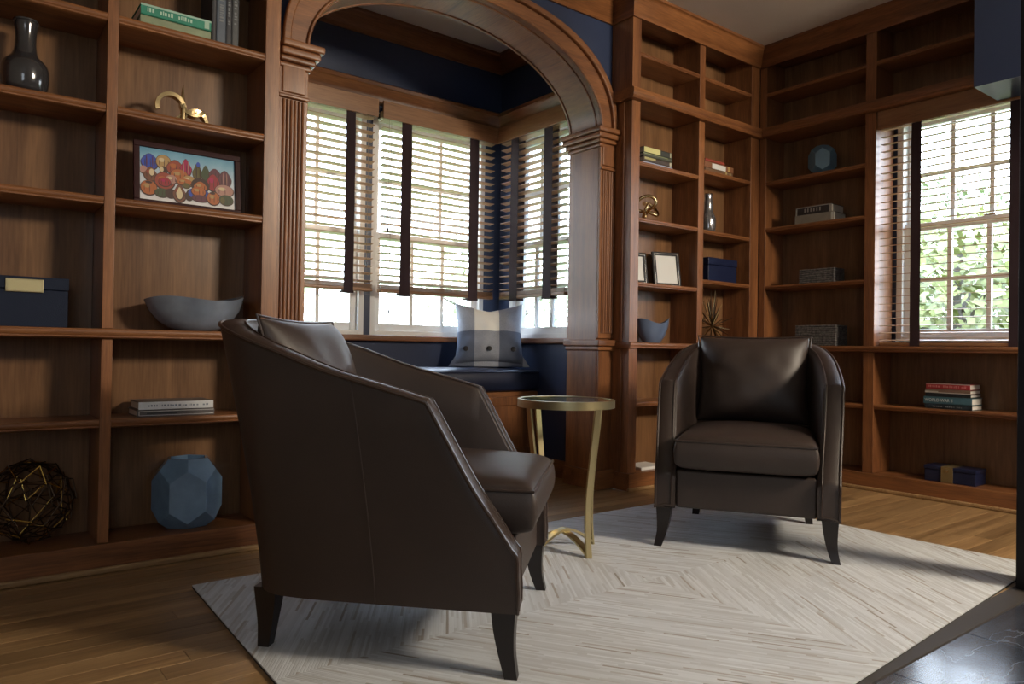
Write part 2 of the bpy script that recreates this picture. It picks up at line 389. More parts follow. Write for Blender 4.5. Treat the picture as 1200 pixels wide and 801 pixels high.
for side, xi, xo in ((-1, XI0, -3.255), (1, XI1, -1.235)):
    s = side; a, b_ = min(xi, xo), max(xi, xo)
    pn = thing('pilaster', None, None, ((a+b_)/2, .15, 0), kind='structure')
    B(a, b_, .15, .40, 0, ZS).build('jamb', WZ, pn, bevel=.003)
    B(a+.004, b_-.002, .132, .152, 0, .80).build('pedestal', WZ, pn, bevel=.003)
    B(a+.002, b_+.0, .136, .152, .87, 1.99).build('shaft', WZ, pn, bevel=.003)
    w = (b_-a-.03)/6
    for k in range(6):
        x = a+.015+w*(k+.5)
        pr = [(x+w*.36*math.cos(t), .137-.009*math.sin(t)) for t in [PI*j/6 for j in range(7)]]
        MB().prism(pr, lambda p, t: (p[0], p[1], t), .90, 1.84).build('reed', WZ, pn, smooth=True)
    B(a+.014, b_-.014, .128, .14, 1.87, 1.985).build('frieze_block', WZ, pn, bevel=.006)
    B(a-.002, b_+.002, .122, .15, 1.845, 1.862).build('astragal', WX, pn, bevel=.005)
    for (z0, z1, e) in ((1.975, 1.998, .012), (1.998, 2.022, .026), (2.022, 2.052, .042), (2.052, 2.082, .055)):
        B(a-(e if s > 0 else 0), b_+(e if s < 0 else min(e, .012)), .14-e, .40+e*.6, z0, z1).build('capital_moulding', WX, pn, bevel=.008, seg=3)
    for (z0, z1, e) in ((0, .11, .02), (.80, .825, .015), (.825, .862, .032)):
        B(a-(e if s > 0 else 0), b_+(e if s < 0 else .0), .13-e, .40, z0, z1).build('base_moulding', WX, pn, bevel=.006, seg=3)
B(-3.30, -3.25, .13, .235, 0, ZC-.06).build('filler_stile', WZ, arch, bevel=.002)

# ------------------------------------------------------------------ bookcases
NOSE = .032
def nose_profile(y0, y1, z0, z1):
    """outline in (depth, z): rounded front edge with a small bead step"""
    t = z1-z0
    pts = [(y1, z0), (y0+.012, z0), (y0+.004, z0+.15*t), (y0+.004, z0+.28*t)]
    pts += [(y0+.008-.008*math.cos(a)*1.0, z0+.64*t+.36*t*math.sin(a)) for a in (-1.2, -.6, 0, .6, 1.2)]
    pts += [(y0+.014, z1), (y1, z1)]
    return pts
def shelf_x(x0, x1, z0, z1, par, y0=0, y1=.21, name='shelf'):
    MB().prism(nose_profile(y0, y1, z0, z1), lambda p, t: (t, p[0], p[1]), x0, x1).build(name, WX, par, smooth=True, sharp=35)
def shelf_y(ya, yb, z0, z1, par, x0=0, x1=.2, name='shelf'):
    MB().prism(nose_profile(x0, x1, z0, z1), lambda p, t: (p[0], t, p[1]), ya, yb).build(name, WY, par, smooth=True, sharp=35)
ZCT0, ZCT1 = .815, .85
# --- left bookcase
lb = thing('built_in_bookcase', 'long cherry-wood built-in bookcase beside the arch, holding the framed painting', 'bookcase', (-4.45, .1, 0))
ZT = ZC-.003
B(-5.58, -3.30, -.012, .232, 0, .10).build('plinth', WX, lb, bevel=.004)
B(-5.58, -3.30, -.03, -.012, 0, .022).build('shoe_moulding', OAK, lb, bevel=.006)
st = [(-5.58, -5.5), (-4.98, -4.94), (-4.46, -4.42), (-3.913, -3.878), (-3.358, -3.30)]
for a, b_ in st:
    B(a, b_, 0, .225, .101, ZCT0-.001).build('stile', WZ, lb, bevel=.002)
    B(a, b_, 0, .225, ZCT1+.001, 2.239).build('stile', WZ, lb, bevel=.002)
    B(a, b_, 0, .225, 2.301, ZT-.07).build('stile', WZ, lb, bevel=.002)
for i in range(4):
    a, b_ = st[i][1]+.001, st[i+1][0]-.001
    for z0, z1 in ((.101, ZCT0-.001), (ZCT1+.001, 2.239), (2.301, ZT-.07)):
        B(a, b_, .212, .228, z0, z1).build('back_panel', WP, lb)
    for z in (.505, 1.282, 1.606, 1.927) + (() if i < 2 else ()):
        if z == .505: shelf_x(a, b_, z-.004, z+.028, lb, y1=.211)
        else: shelf_x(a, b_, z, z+NOSE, lb, y1=.211)
shelf_x(-5.58, -3.30, ZCT0, ZCT1, lb, y0=-.022, y1=.225, name='countertop')
shelf_x(-5.58, -3.30, 2.24, 2.30, lb, y0=-.045, y1=.225, name='ledge_moulding')
B(-5.58, -3.30, 0, .225, ZT-.069, ZT).build('frieze', WX, lb)
# --- right part of the back wall
rb = thing('built_in_bookcase', 'cherry-wood built-in bookcase with two narrow bays, standing right of the arch', 'bookcase', (-.6, .1, 0))
B(-1.251, -.002, -.012, .232, 0, .10).build('plinth', WX, rb, bevel=.004)
B(-1.270, -.02, -.03, -.0125, 0, .022).build('shoe_moulding', OAK, rb, bevel=.006)
for a, b_ in ((-1.251, -1.182), (-.644, -.590), (-.097, -.002)):
    for z0, z1 in ((.101, ZCT0-.001), (ZCT1+.001, 2.239), (2.301, ZT-.07)):
        B(a, b_, 0, .225, z0, z1).build('stile', WZ, rb, bevel=.002)
B(-1.258, -1.2515, .055, .075, ZCT1+.002, 2.238).build('side_bead', WZ, rb, bevel=.003)
B(-1.258, -1.2515, .055, .075, .101, ZCT0-.002).build('side_bead', WZ, rb, bevel=.003)
for (a, b_, zz) in ((-1.181, -.645, (.478, 1.172, 1.547, 1.873, 2.505)), (-.589, -.098, (.478, 1.228, 1.542, 1.92, 2.505))):
    for z0, z1 in ((.101, ZCT0-.001), (ZCT1+.001, 2.239), (2.301, ZT-.07)):
        B(a, b_, .212, .228, z0, z1).build('back_panel', WP, rb)
    for z in zz: shelf_x(a, b_, z, z+.028, rb, y1=.211)
shelf_x(-1.262, -.0, ZCT0, ZCT1, rb, y0=-.022, y1=.225, name='countertop')
shelf_x(-1.285, -.0, 2.24, 2.30, rb, y0=-.045, y1=.225, name='ledge_moulding')
B(-1.251, -.002, 0, .225, ZT-.069, ZT).build('frieze', WX, rb)
# --- right wall
wb = thing('built_in_bookcase', 'cherry-wood built-in bookcase on the right wall, wrapping round its blind-covered window', 'bookcase', (.1, -.9, 0))
WYE = -2.9
B(-.012, .228, WYE, -.014, 0, .10).build('plinth', WY, wb, bevel=.004)
B(-.03, -.0125, WYE, -.032, 0, .022).build('shoe_moulding', OAK, wb, bevel=.006)
UP = ((ZCT1+.001, 2.239), (2.301, ZT-.07)); LO = ((.101, ZCT0-.001),)
for a, b_ in ((-.05, -.002), (-.785, -.722)):
    for z0, z1 in UP+LO: B(.0, .225, a, b_, z0, z1).build('stile', WZ, wb, bevel=.002)
for z0, z1 in UP: B(.0, .225, -1.79, -1.74, z0, z1).build('stile', WZ, wb, bevel=.002)
B(.0, .225, -2.15, -2.09, .101, ZCT0-.001).build('stile', WZ, wb, bevel=.002)
for a, b_, ps in ((-.721, -.051, LO+UP), (-2.089, -.786, LO), (-1.739, -.786, UP[1:]), (-2.85, -2.151, LO), (-2.85, -1.791, UP)):
    for z0, z1 in ps: B(.210, .226, a, b_, z0, z1).build('back_panel', WP, wb)
for z in (1.221, 1.607, 1.919, 2.515): shelf_y(-.721, -.051, z, z+.028, wb, x1=.209)
shelf_y(-.721, -.051, .476, .505, wb, x1=.209)
shelf_y(-2.089, -.786, .476, .505, wb, x1=.209)
shelf_y(-1.739, -.786, 2.515, 2.543, wb, x1=.209)
shelf_y(WYE, -.023, ZCT0, ZCT1, wb, x0=-.022, x1=.225, name='countertop')
shelf_y(WYE, -.046, 2.24, 2.30, wb, x0=-.045, x1=.225, name='ledge_moulding')
B(0, .225, WYE, -.002, ZT-.069, ZT).build('frieze', WY, wb)
# --- crown mouldings (cornice)
def crown_prof(p=.085, h=.115):
    return [(0, ZC-h), (-.012, ZC-h), (-.016, ZC-h+.018), (-.028, ZC-h+.026), (-.040, ZC-h+.055), (-.062, ZC-h+.078), (-.068, ZC-.022), (-p, ZC-.016), (-p, ZC-.0005), (0, ZC-.0005)]
def crown_x(x0, x1, y, m0, m1, name='trim_3', flip=1):
    cp = crown_prof(); n = len(cp)
    mb = MB().add([(x0+m0*(-p), y+flip*p, z) for p, z in cp]+[(x1-m1*(-p), y+flip*p, z) for p, z in cp],
                  [tuple(range(n))[::-1], tuple(range(n, 2*n))]+[(i, (i+1) % n, n+(i+1) % n, n+i) for i in range(n)])
    return struct(mb, name, WX, smooth=True, sharp=50)
def crown_y(y0, y1, x, m0, m1, name='trim_3', flip=1):
    cp = crown_prof(); n = len(cp)
    mb = MB().add([(x+flip*p, y0+m0*(-p), z) for p, z in cp]+[(x+flip*p, y1-m1*(-p), z) for p, z in cp],
                  [tuple(range(n))[::-1], tuple(range(n, 2*n))]+[(i, (i+1) % n, n+(i+1) % n, n+i) for i in range(n)])
    return struct(mb, name, WY, smooth=True, sharp=50)
crown_x(-5.58, -3.30, -.001, 0, -1, 'trim_3')
crown_x(-1.251, -.001, -.001, -1, 1, 'trim_4')
crown_y(-1.42, -.001, -.001, 0, 1, 'trim_5')
crown_x(-3.30, -1.251, .164, 1, 1, 'trim_6')
crown_y(-.001, .164, -1.2515, -1, 1, 'trim_7')
crown_x(-3.22, AX, AY, 1, 1, 'trim_8')
crown_y(.36, AY, AX, 0, 1, 'trim_9')
crown_y(.36, AY, -3.22, 0, 1, 'trim_10', flip=-1)
# picture-rail cornice above the alcove windows
def rail_prof():
    return [(0, 2.30), (-.045, 2.30), (-.052, 2.315), (-.052, 2.33), (-.066, 2.345), (-.078, 2.375), (-.095, 2.385), (-.095, 2.405), (-.07, 2.42), (0, 2.425)]
def rail_x(x0, x1, y, m0, m1, name, axis='x', flip=1, k=1):
    cp = rail_prof(); n = len(cp)
    if axis == 'x': vs = [(x0-m0*p, y+p, z) for p, z in cp]+[(x1+m1*p, y+p, z) for p, z in cp]
    else: vs = [(y+flip*p, x0-m0*p, z) for p, z in cp]+[(y+flip*p, x1+m1*p, z) for p, z in cp]
    mb = MB().add(vs, [tuple(range(n))[::-1], tuple(range(n, 2*n))]+[(i, (i+1) % n, n+(i+1) % n, n+i) for i in range(n)])
    return struct(mb, name, WX if axis == 'x' else WY, smooth=True, sharp=45)
rail_x(-3.22, AX, AY, 1, 1, 'trim_11'); rail_x(.40, AY, AX, 0, 1, 'trim_12', 'y'); rail_x(.40, AY, -3.22, 0, 1, 'trim_13', 'y', flip=-1)
# sill ledges and baseboards in the alcove
struct(B(-3.22, AX, AY-.05, AY+.02, .838, .874), 'trim_14', WX, bevel=.008, seg=3)
struct(B(AX-.05, AX+.02, .40, AY-.051, .838, .874), 'trim_15', WY, bevel=.008, seg=3)
struct(B(AX-.016, AX-.001, .40, .755, .0, .11), 'baseboard_alcove', WY, bevel=.004)

# ------------------------------------------------------------------ windows (double-hung, white)
def sash(par, fn, a0, a1, z0, z1, d0, d1, nv, nh, name):
    """fn(a, d, z) -> xyz ; a = along the wall, d = depth outwards"""
    fr = MB()
    def bx(mb, p0, p1, q0, q1, e0, e1):
        c = [fn(p, e, q) for p in (p0, p1) for e in (e0, e1) for q in (q0, q1)]
        xs, ys, zs = zip(*c); mb.box(min(xs), max(xs), min(ys), max(ys), min(zs), max(zs))
    s = .045
    for p in ((a0, a0+s, z0, z1), (a1-s, a1, z0, z1), (a0+s, a1-s, z0, z0+s), (a0+s, a1-s, z1-s, z1)): bx(fr, *p, d0, d1)
    sf = fr.build(name, WHITE, par, bevel=.003)
    w = (a1-a0-2*s); h = (z1-z0-2*s)
    for i in range(1, nv):
        q = MB(); x = a0+s+w*i/nv; bx(q, x-.012, x+.012, z0+s, z1-s, d0+.006, d1-.006); q.build('muntin', WHITE, sf)
    for j in range(1, nh):
        q = MB(); z = z0+s+h*j/nh; bx(q, a0+s, a1-s, z-.012, z+.012, d0+.008, d1-.008); q.build('muntin', WHITE, sf)
    q = MB(); bx(q, a0+s, a1-s, z0+s, z1-s, (d0+d1)/2-.001, (d0+d1)/2+.001); q.build('glass_pane', PANE, sf)
def window(num, fn, a0, a1, z0, z1, nv, loc, dd=0, zm=1.57):
    w = thing('window_%d' % num, None, None, loc, kind='structure')
    fr = MB()
    def bx(mb, p0, p1, q0, q1, e0, e1):
        c = [fn(p, e, q) for p in (p0, p1) for e in (e0, e1) for q in (q0, q1)]
        xs, ys, zs = zip(*c); mb.box(min(xs), max(xs), min(ys), max(ys), min(zs), max(zs))
    t = .035
    for p in ((a0, a0+t, z0, z1), (a1-t, a1, z0, z1), (a0+t, a1-t, z0, z0+t*.8), (a0+t, a1-t, z1-t, z1)): bx(fr, *p, dd+.0, dd+.118)
    fr.build('window_frame', WHITE, w, bevel=.002)
    sash(w, fn, a0+t, a1-t, z0+t*.8, zm+.02, dd+.03, dd+.062, nv, 2, 'lower_sash')
    sash(w, fn, a0+t, a1-t, zm-.02, z1-t, dd+.066, dd+.098, nv, 2, 'upper_sash')
    q = MB(); m_ = (a0+a1)/2; bx(q, m_-.03, m_+.03, zm+.02, zm+.032, dd+.035, dd+.06); q.build('sash_lock', CHROME, w, bevel=.003)
fy = lambda a, d, z: (a, AY+d, z)
fx = lambda a, d, z: (AX+d, a, z)
fw = lambda a, d, z: (.235+d, a, z)
window(1, fy, W1[0], W1[1], .875, 2.258, 3, (-2.7, AY, .88), zm=1.5)
window(2, fy, W2[0], W2[1], .875, 2.258, 3, (-1.84, AY, .88), zm=1.5)
window(3, fx, W3[0], W3[1], .875, 2.258, 3, (AX, .78, .88), zm=1.5)
window(4, fw, -1.782, -.803, .882, 2.258, 4, (.24, -1.27, .88), zm=1.57)

# ------------------------------------------------------------------ blinds
def blind(label, loc, length, z_top, z_bot, tapes, valance=True, rot=0, mat=WBL, stack=.05, tilt=-7, pitch=.0445, zv=2.19, cord=None, both=False, zvt=2.298):
    """local x along the blind, local y depth (front = -y, towards the room), z world"""
    t = thing('wooden_blind', label, 'blind', (loc[0], loc[1], 0), rot)
    L2 = length/2
    sl = MB(); c, s_ = math.cos(R(tilt)), math.sin(R(tilt)); h = .0015
    w = .024
    sl.add([(x, y_*c-q*s_, y_*s_+q*c) for x in (-L2, L2) for y_ in (-w, w) for q in (-h, h)],
           [(0, 1, 3, 2), (4, 6, 7, 5), (0, 4, 5, 1), (2, 3, 7, 6), (1, 5, 7, 3), (0, 2, 6, 4)])
    first = sl.build('slat', mat, t, rel=False)
    n = int((z_top-z_bot-stack-.01)/pitch); first.location = (0, 0, z_bot+stack+.012)
    for k in range(1, n+1):
        o = first.copy(); o.location = (0, 0, z_bot+stack+.012+k*pitch*(z_top-z_bot-stack-.03)/(n*pitch)); o.parent = t; COL.objects.link(o)
    B(-L2, L2, -.026, .026, z_bot, z_bot+.02).build('bottom_rail', WVAL, t, rel=False, bevel=.004)
    k = 0; z = z_bot+.0215
    while z < z_bot+stack-.002:
        d = random.uniform(-.003, .003)
        B(-L2+.002, L2-.002, -.024+d, .024+d, z, z+.003).build('stacked_slat', WVAL, t, rel=False); z += .0055
    B(-L2, L2, -.022, .022, z_top, z_top+.04).build('head_rail', mat, t, rel=False)
    if valance: B(-L2-.012, L2+.012, -.046, -.030, zv, zvt).build('valance', WVAL, t, rel=False, bevel=.003)
    for a, b_ in tapes:
        for yy in ((-.0285, .027) if both else (-.0285,)):
            m_ = MB(); nz = 24
            A = [(a+.0008*math.sin(i*1.7), yy+(.001*math.sin(i*.9)), z_bot-.004+(z_top+.01-z_bot)*i/nz) for i in range(nz+1)]
            Bp = [(b_+.0008*math.sin(i*1.3), p[1], p[2]) for i, p in enumerate(A)]
            m_.strip(A, Bp); m_.strip([(p[0], p[1]+.0012, p[2]) for p in A], [(p[0], p[1]+.0012, p[2]) for p in Bp])
            m_.build('cloth_tape', TAPE, t, rel=False, fix=False)
        B(a-.004, b_+.004, -.031, .029, z_bot-.016, z_bot-.002).build('tape_end', TAPE, t, rel=False, bevel=.002)
    if cord:
        for i, (cx, zb) in enumerate(cord):
            MB().tube([(cx, -.034, z_top), (cx+.002, -.035, (z_top+zb)/2), (cx, -.034, zb)], .0012, 5).build('lift_cord', CORD, t, rel=False)
            MB().lathe([(.001, .014), (.005, .008), (.006, 0), (.0045, -.012), (.0065, -.018), (.001, -.022)], 10, (cx, -.034, zb)).build('cord_tassel', ESPRESSO, t, rel=False, smooth=True)
    # head rail brackets hold it to the wall
    B(-L2+.0, -L2+.02, .022, .052, z_top+.005, z_top+.035).build('bracket', BRONZE, t, rel=False)
    B(L2-.02, L2-.0, .022, .052, z_top+.005, z_top+.035).build('bracket', BRONZE, t, rel=False)
    return t
YB = AY-.07
blind('raised wooden blind behind the fluted pilaster, first from the pilaster', (-2.675, YB), .76, 2.205, 1.135, [(-.25, -.19), (.19, .25)], cord=[(.33, 1.30)])
blind('raised wooden blind in the middle of the alcove, over the pillow and seat', (-1.815, YB), .85, 2.205, 1.135, [(-.298, -.226), (.215, .290)], cord=[(-.39, 1.52), (-.375, 1.02)])
b3 = blind('raised wooden blind on the narrow side wall of the alcove', (AX-.07, .762), .66, 2.205, 1.135, [(-.215, -.135), (.125, .205)], rot=-PI/2, mat=WBL, cord=[(.27, 1.06)], both=True)
b4 = blind('long lowered wooden blind over the right-hand window above the blue gift box', (.055, -1.255), .91, 2.15, .852, [(-.28, -.225), (.215, .268)], rot=-PI/2, mat=WBL, zv=2.13, zvt=2.239, stack=.022, tilt=5, pitch=.0435)

# ------------------------------------------------------------------ window seat
ws = thing('window_seat_bench', 'reddish cherry-wood window seat cabinet with panelled doors built into the alcove', 'bench', (-2.2, .98, 0))
B(-3.215, AX-.002, .78, AY-.003, 0, .53).build('body', WX, ws, bevel=.003)
xs = [-3.2, -2.75, -2.30, -1.80, -1.29]
for i in range(4):
    a, b_ = xs[i]+.01, xs[i+1]-.01
    d = MB(); q = .055
    d.box(a, a+q, .762, .7795, .12, .50).box(b_-q, b_, .762, .7795, .12, .50).box(a+q, b_-q, .762, .7795, .12, .12+q).box(a+q, b_-q, .762, .7795, .50-q, .50)
    d.box(a+q-.001, b_-q+.001, .770, .7795, .12+q-.001, .50-q+.001)
    dr = d.build('door', WZ, ws, bevel=.003)
    kx = b_-.03 if i % 2 == 0 else a+.03
    MB().lathe([(.004, 0), (.004, .012), (.011, .018), (.012, .024), (.006, .030), (.001, .031)], 16).build('knob', CHROME, dr, smooth=True, rel=False)
    k = dr.children[0]; k.rotation_euler = (PI/2, 0, 0); k.location = Vector((kx, .762, .30))-Vector((-2.2, .98, 0))
B(-3.215, AX-.002, .766, .7795, 0, .09).build('toe_board', WX, ws, bevel=.003)

def cushion(name, mat, par, x0, x1, y0, y1, z0, z1, crown=.015, r=.03, nx=14, ny=12, rel=True, bulge=.01, pipe=None):
    vs = []; fs = []
    def P(u, v, side):     # u,v in -1..1
        k = (1-abs(u)**6)*(1-abs(v)**6)
        x = (x0+x1)/2+(x1-x0)/2*u; y_ = (y0+y1)/2+(y1-y0)/2*v
        return x, y_, k
    n = 0; top = {}; bot = {}
    for i in range(nx+1):
        for j in range(ny+1):
            # cosine spacing puts rows near the rim
            u = -math.cos(PI*i/nx); v = -math.cos(PI*j/ny)
            x, y_, k = P(u, v, 1)
            e = (max(0, 1-abs(u)**14)*max(0, 1-abs(v)**14))**.5
            rz_ = r*(1-e)
            top[i, j] = len(vs); vs.append((x, y_, z1-rz_+crown*(1-u*u)*(1-v*v)))
            bot[i, j] = len(vs); vs.append((x, y_, z0+rz_*.8))
    for i in range(nx):
        for j in range(ny):
            fs.append((top[i, j], top[i+1, j], top[i+1, j+1], top[i, j+1])); fs.append((bot[i, j], bot[i, j+1], bot[i+1, j+1], bot[i+1, j]))
    # side bulge ring
    rim = [(i, 0) for i in range(nx)]+[(nx, j) for j in range(ny)]+[(i, ny) for i in range(nx, 0, -1)]+[(0, j) for j in range(ny, 0, -1)]
    cx, cy = (x0+x1)/2, (y0+y1)/2
    mid = {}
    for lv, (tz, b_) in enumerate(((.3, .8), (.7, .8))):
        for q in rim:
            a, c = vs[top[q]], vs[bot[q]]
            u = (a[0]-cx)/((x1-x0)/2); v = (a[1]-cy)/((y1-y0)/2)
            ox = bulge*b_*(1 if abs(u) > .999 else 0)*(1 if u > 0 else -1); oy = bulge*b_*(1 if abs(v) > .999 else 0)*(1 if v > 0 else -1)
            if abs(u) > .999 and abs(v) > .999: ox *= .6; oy *= .6
            mid[lv, q] = len(vs); vs.append((a[0]+ox, a[1]+oy, a[2]+(c[2]-a[2])*tz))
    L = len(rim)
    for k in range(L):
        p, q = rim[k], rim[(k+1) % L]
        fs += [(top[p], mid[0, p], mid[0, q], top[q]), (mid[0, p], mid[1, p], mid[1, q], mid[0, q]), (mid[1, p], bot[p], bot[q], mid[1, q])]
    o = MB().add(vs, fs).build(name, mat, par, smooth=True, sharp=0, subsurf=1, rel=rel)
    ring = [Vector(vs[top[q]]) for q in rim]
    return o, ring
sc = thing('seat_cushion', 'long navy blue bench cushion on the window seat', 'cushion', (-2.2, .98, .531))
cushion('cushion_pad', SEATBLUE, sc, -3.2, AX-.01, .755, AY-.055, .531, .672, crown=.012, r=.022)
MB().tube([(-3.19, .757, .655), (-2.2, .753, .657), (AX-.015, .757, .655)], .005, 8).build('piping', SEATBLUE, sc, smooth=True)

def pillow_mesh(name, mat, par, w, h, t, pinch=.07, n=22, seed=0, wr=.003, sag=0.0):
    vs = []; fs = []; idx = {}
    for sd in (1, -1):
        for i in range(n+1):
            for j in range(n+1):
                u = -1+2*i/n; v = -1+2*j/n
                edge = i in (0, n) or j in (0, n)
                if sd == -1 and edge: idx[sd, i, j] = idx[1, i, j]; continue
                x = w/2*u*(1-pinch*(1-v*v)); z = h/2*v*(1-pinch*(1-u*u))
                z -= sag*h*max(0, v)*(1-abs(u))**1.0
                k = max(0, (1-abs(u)**3.2)*(1-abs(v)**3.2))**.62
                y_ = sd*t/2*k
                if not edge: y_ += wr*noise.noise(Vector((u*3+seed, v*3, sd*2)))*3*k
                idx[sd, i, j] = len(vs); vs.append((x, y_, z))
    for sd in (1, -1):
        for i in range(n):
            for j in range(n): fs.append((idx[sd, i, j], idx[sd, i+1, j], idx[sd, i+1, j+1], idx[sd, i, j+1]))
    o = MB().add(vs, fs).build(name, mat, par, smooth=True, sharp=0, subsurf=1, rel=False)
    rim = [vs[idx[1, i, 0]] for i in range(n)]+[vs[idx[1, n, j]] for j in range(n)]+[vs[idx[1, i, n]] for i in range(n, 0, -1)]+[vs[idx[1, 0, j]] for j in range(n, 0, -1)]
    return o, rim
pl = thing('throw_pillow', 'grey and white buffalo check throw pillow with dark buttons leaning on the alcove windows', 'pillow', (-1.52, .985, .900), R(-30))
pl.rotation_euler = (R(-14), 0, R(-32))
pillow_mesh('cover', CHECK, pl, .47, .43, .15, pinch=.09, seed=2, wr=.006, sag=.11)
MB().add([(-.215, -.012, -.15), (.215, -.012, -.15), (.265, .0, -.222), (-.265, .0, -.222), (-.215, .004, -.15), (.215, .004, -.15), (.262, .01, -.222), (-.262, .01, -.222)],
         [(0, 1, 2, 3), (7, 6, 5, 4), (0, 4, 5, 1), (1, 5, 6, 2), (2, 6, 7, 3), (3, 7, 4, 0)]).build('flap', CHECK, pl, rel=False, bevel=.004)
for bx_ in (-.155, -.005, .15):
    bt = MB().lathe([(.001, .006), (.010, .006), (.0165, .004), (.0165, 0)], 18).build('button', ESPRESSO, pl, smooth=True, rel=False)
    bt.rotation_euler = (PI/2, 0, 0); bt.location = (bx_, -.069 if abs(bx_) < .1 else -.058, -.118)

# ------------------------------------------------------------------ armchair
def cat(P, t):
    """Catmull-Rom through rows P at parameter t in 0..len-1"""
    n = len(P); i = min(int(t), n-2); q = t-i
    a, b_, c, d = P[max(i-1, 0)], P[i], P[i+1], P[min(i+2, n-1)]
    return [.5*((2*b_[k])+(-a[k]+c[k])*q+(2*a[k]-5*b_[k]+4*c[k]-d[k])*q*q+(-a[k]+3*b_[k]-3*c[k]+d[k])*q**3) for k in range(len(b_))]
# rows: outer bottom (u, s), outer top (u, s), top height   [u sideways, s forward]
SH = [(0, -.035, 0, -.205, .865), (.13, -.033, .13, -.198, .863), (.24, -.015, .235, -.155, .850), (.312, .045, .312, -.065, .822), (.335, .15, .350, .06, .783),
      (.340, .28, .366, .20, .735), (.343, .40, .370, .35, .695), (.344, .48, .370, .462, .664)]
SF = [(.344, .48, .370, .462, .664), (.345, .525, .366, .512, .575), (.346, .585, .359, .575, .462), (.347, .640, .352, .635, .372), (.347, .680, .349, .672, .315), (.347, .690, .348, .688, .285), (.347, .691, .347, .691, .170)]
def make_chair(label, loc, rz):
    t = thing('leather_armchair', label, 'armchair', loc, rz, 'pair of brown leather tub armchairs')
    half = [cat(SH, i*7/21) for i in range(22)]+[cat(SF, i*6/18) for i in range(1, 16)]+[SF[-2][:4]+(.25,), SF[-1][:4]+(.21,), SF[-1]]
    rows = [(-a, b_, -c, d, z) for a, b_, c, d, z in half[:0:-1]]+half
    n = len(rows)
    def thick(a): return .082 if a[1] < .1 else .078
    # plan normals
    secs = []; outer_top = []; inner_top = []
    for i, r0 in enumerate(rows):
        p, q = rows[max(i-1, 0)], rows[min(i+1, n-1)]
        def nrm(k):
            d = Vector((q[k]-p[k], q[k+1]-p[k+1])); d.normalize(); return Vector((-d.y, d.x))   # points inwards for left->back->right order
        nb, ntp = nrm(0), nrm(2)
        c = Vector((0, .35)); ob = Vector((r0[0], r0[1])); ot = Vector((r0[2], r0[3]))
        if nb.dot(c-ob) < 0: nb = -nb
        if ntp.dot(c-ot) < 0: ntp = -ntp
        if r0[1] > .3: nb = Vector((-1 if r0[0] > 0 else 1, 0)); ntp = nb
        w = thick(r0); zt = r0[4]; z0 = .155
        def outp(z, k=0):
            f = (z-z0)/(zt-z0); f2 = f**1.25; v = ob.lerp(ot, f2); nn = nb.lerp(ntp, f); 
            return v+nn*k
        S_ = []
        for f in (0, .12, .35, .6, .82, .93): z = z0+(zt-z0)*f; v = outp(z); S_.append((v.x, v.y, z))
        v = outp(zt, .003); S_.append((v.x, v.y, zt-.010)); outer_top.append((v.x, v.y, zt-.006))
        v = outp(zt, .014); S_.append((v.x, v.y, zt))
        v = outp(zt, w*.5); S_.append((v.x, v.y, zt+.003))
        v = outp(zt, w-.012); S_.append((v.x, v.y, zt-.001)); inner_top.append((v.x, v.y, zt-.001))
        v = outp(zt, w); S_.append((v.x, v.y, max(zt-.014, .165)))
        zi = max(.165, min(.30, zt-.03))
        for f in (.7, .35, 0):
            z = zi+(zt-.014-zi)*f; v = outp(z, w+.004); S_.append((v.x, v.y, z))
        v = outp(.2, w); S_.append((v.x, v.y, .16))
        secs.append(S_)
    m_ = MB(); k = len(secs[0]); vs = [p for s in secs for p in s]; fs = []
    for i in range(n-1):
        for j in range(k): fs.append((i*k+j, i*k+(j+1) % k, (i+1)*k+(j+1) % k, (i+1)*k+j))
    fs += [tuple(range(k)), tuple((n-1)*k+j for j in range(k))[::-1]]
    sh = m_.add(vs, fs).build('upholstered_shell', LEATHER, t, smooth=True, sharp=42, rel=False)
    MB().tube(outer_top, .0055, 8).build('piping', PIPE, sh, smooth=True, rel=False)
    MB().tube(inner_top, .0035, 8).build('piping', PIPE, sh, smooth=True, rel=False)
    for sg in (-1, 1):
        pts = []
        for f in [i/10 for i in range(11)]:
            z = .16+(.715-.16)*f; fr = ((z-.155)/(.715-.155))**1.25
            pts.append((sg*(.3415+(.368-.3415)*fr+.0005), .335-.065*fr, z))
        MB().tube(pts, .0014, 6).build('seam', LEATHER, sh, smooth=True, rel=False)
        e = secs[-1] if sg > 0 else secs[0]
        MB().tube([e[0], e[3], e[6], e[8], e[9]], .004, 8).build('piping', PIPE, sh, smooth=True, rel=False)
    B(-.268, .268, .06, .668, .157, .312).build('seat_base', LEATHER, t, rel=False, bevel=.012, seg=3)
    o, ring = cushion('seat_cushion', LEATHER, t, -.264, .264, .08, .716, .315, .462, crown=.030, r=.028, rel=False, bulge=.012)
    cu = o
    MB().tube(ring, .0042, 8, closed=True).build('piping', PIPE, cu, smooth=True, rel=False)
    o, ring = pillow_mesh('back_cushion', LEATHER, t, .52, .43, .185, pinch=.05, seed=5, wr=.0022)
    o.location = (0, .022, .664); o.rotation_euler = (R(15), 0, 0)
    MB().tube(ring, .0038, 8, closed=True).build('piping', PIPE, o, smooth=True, rel=False)
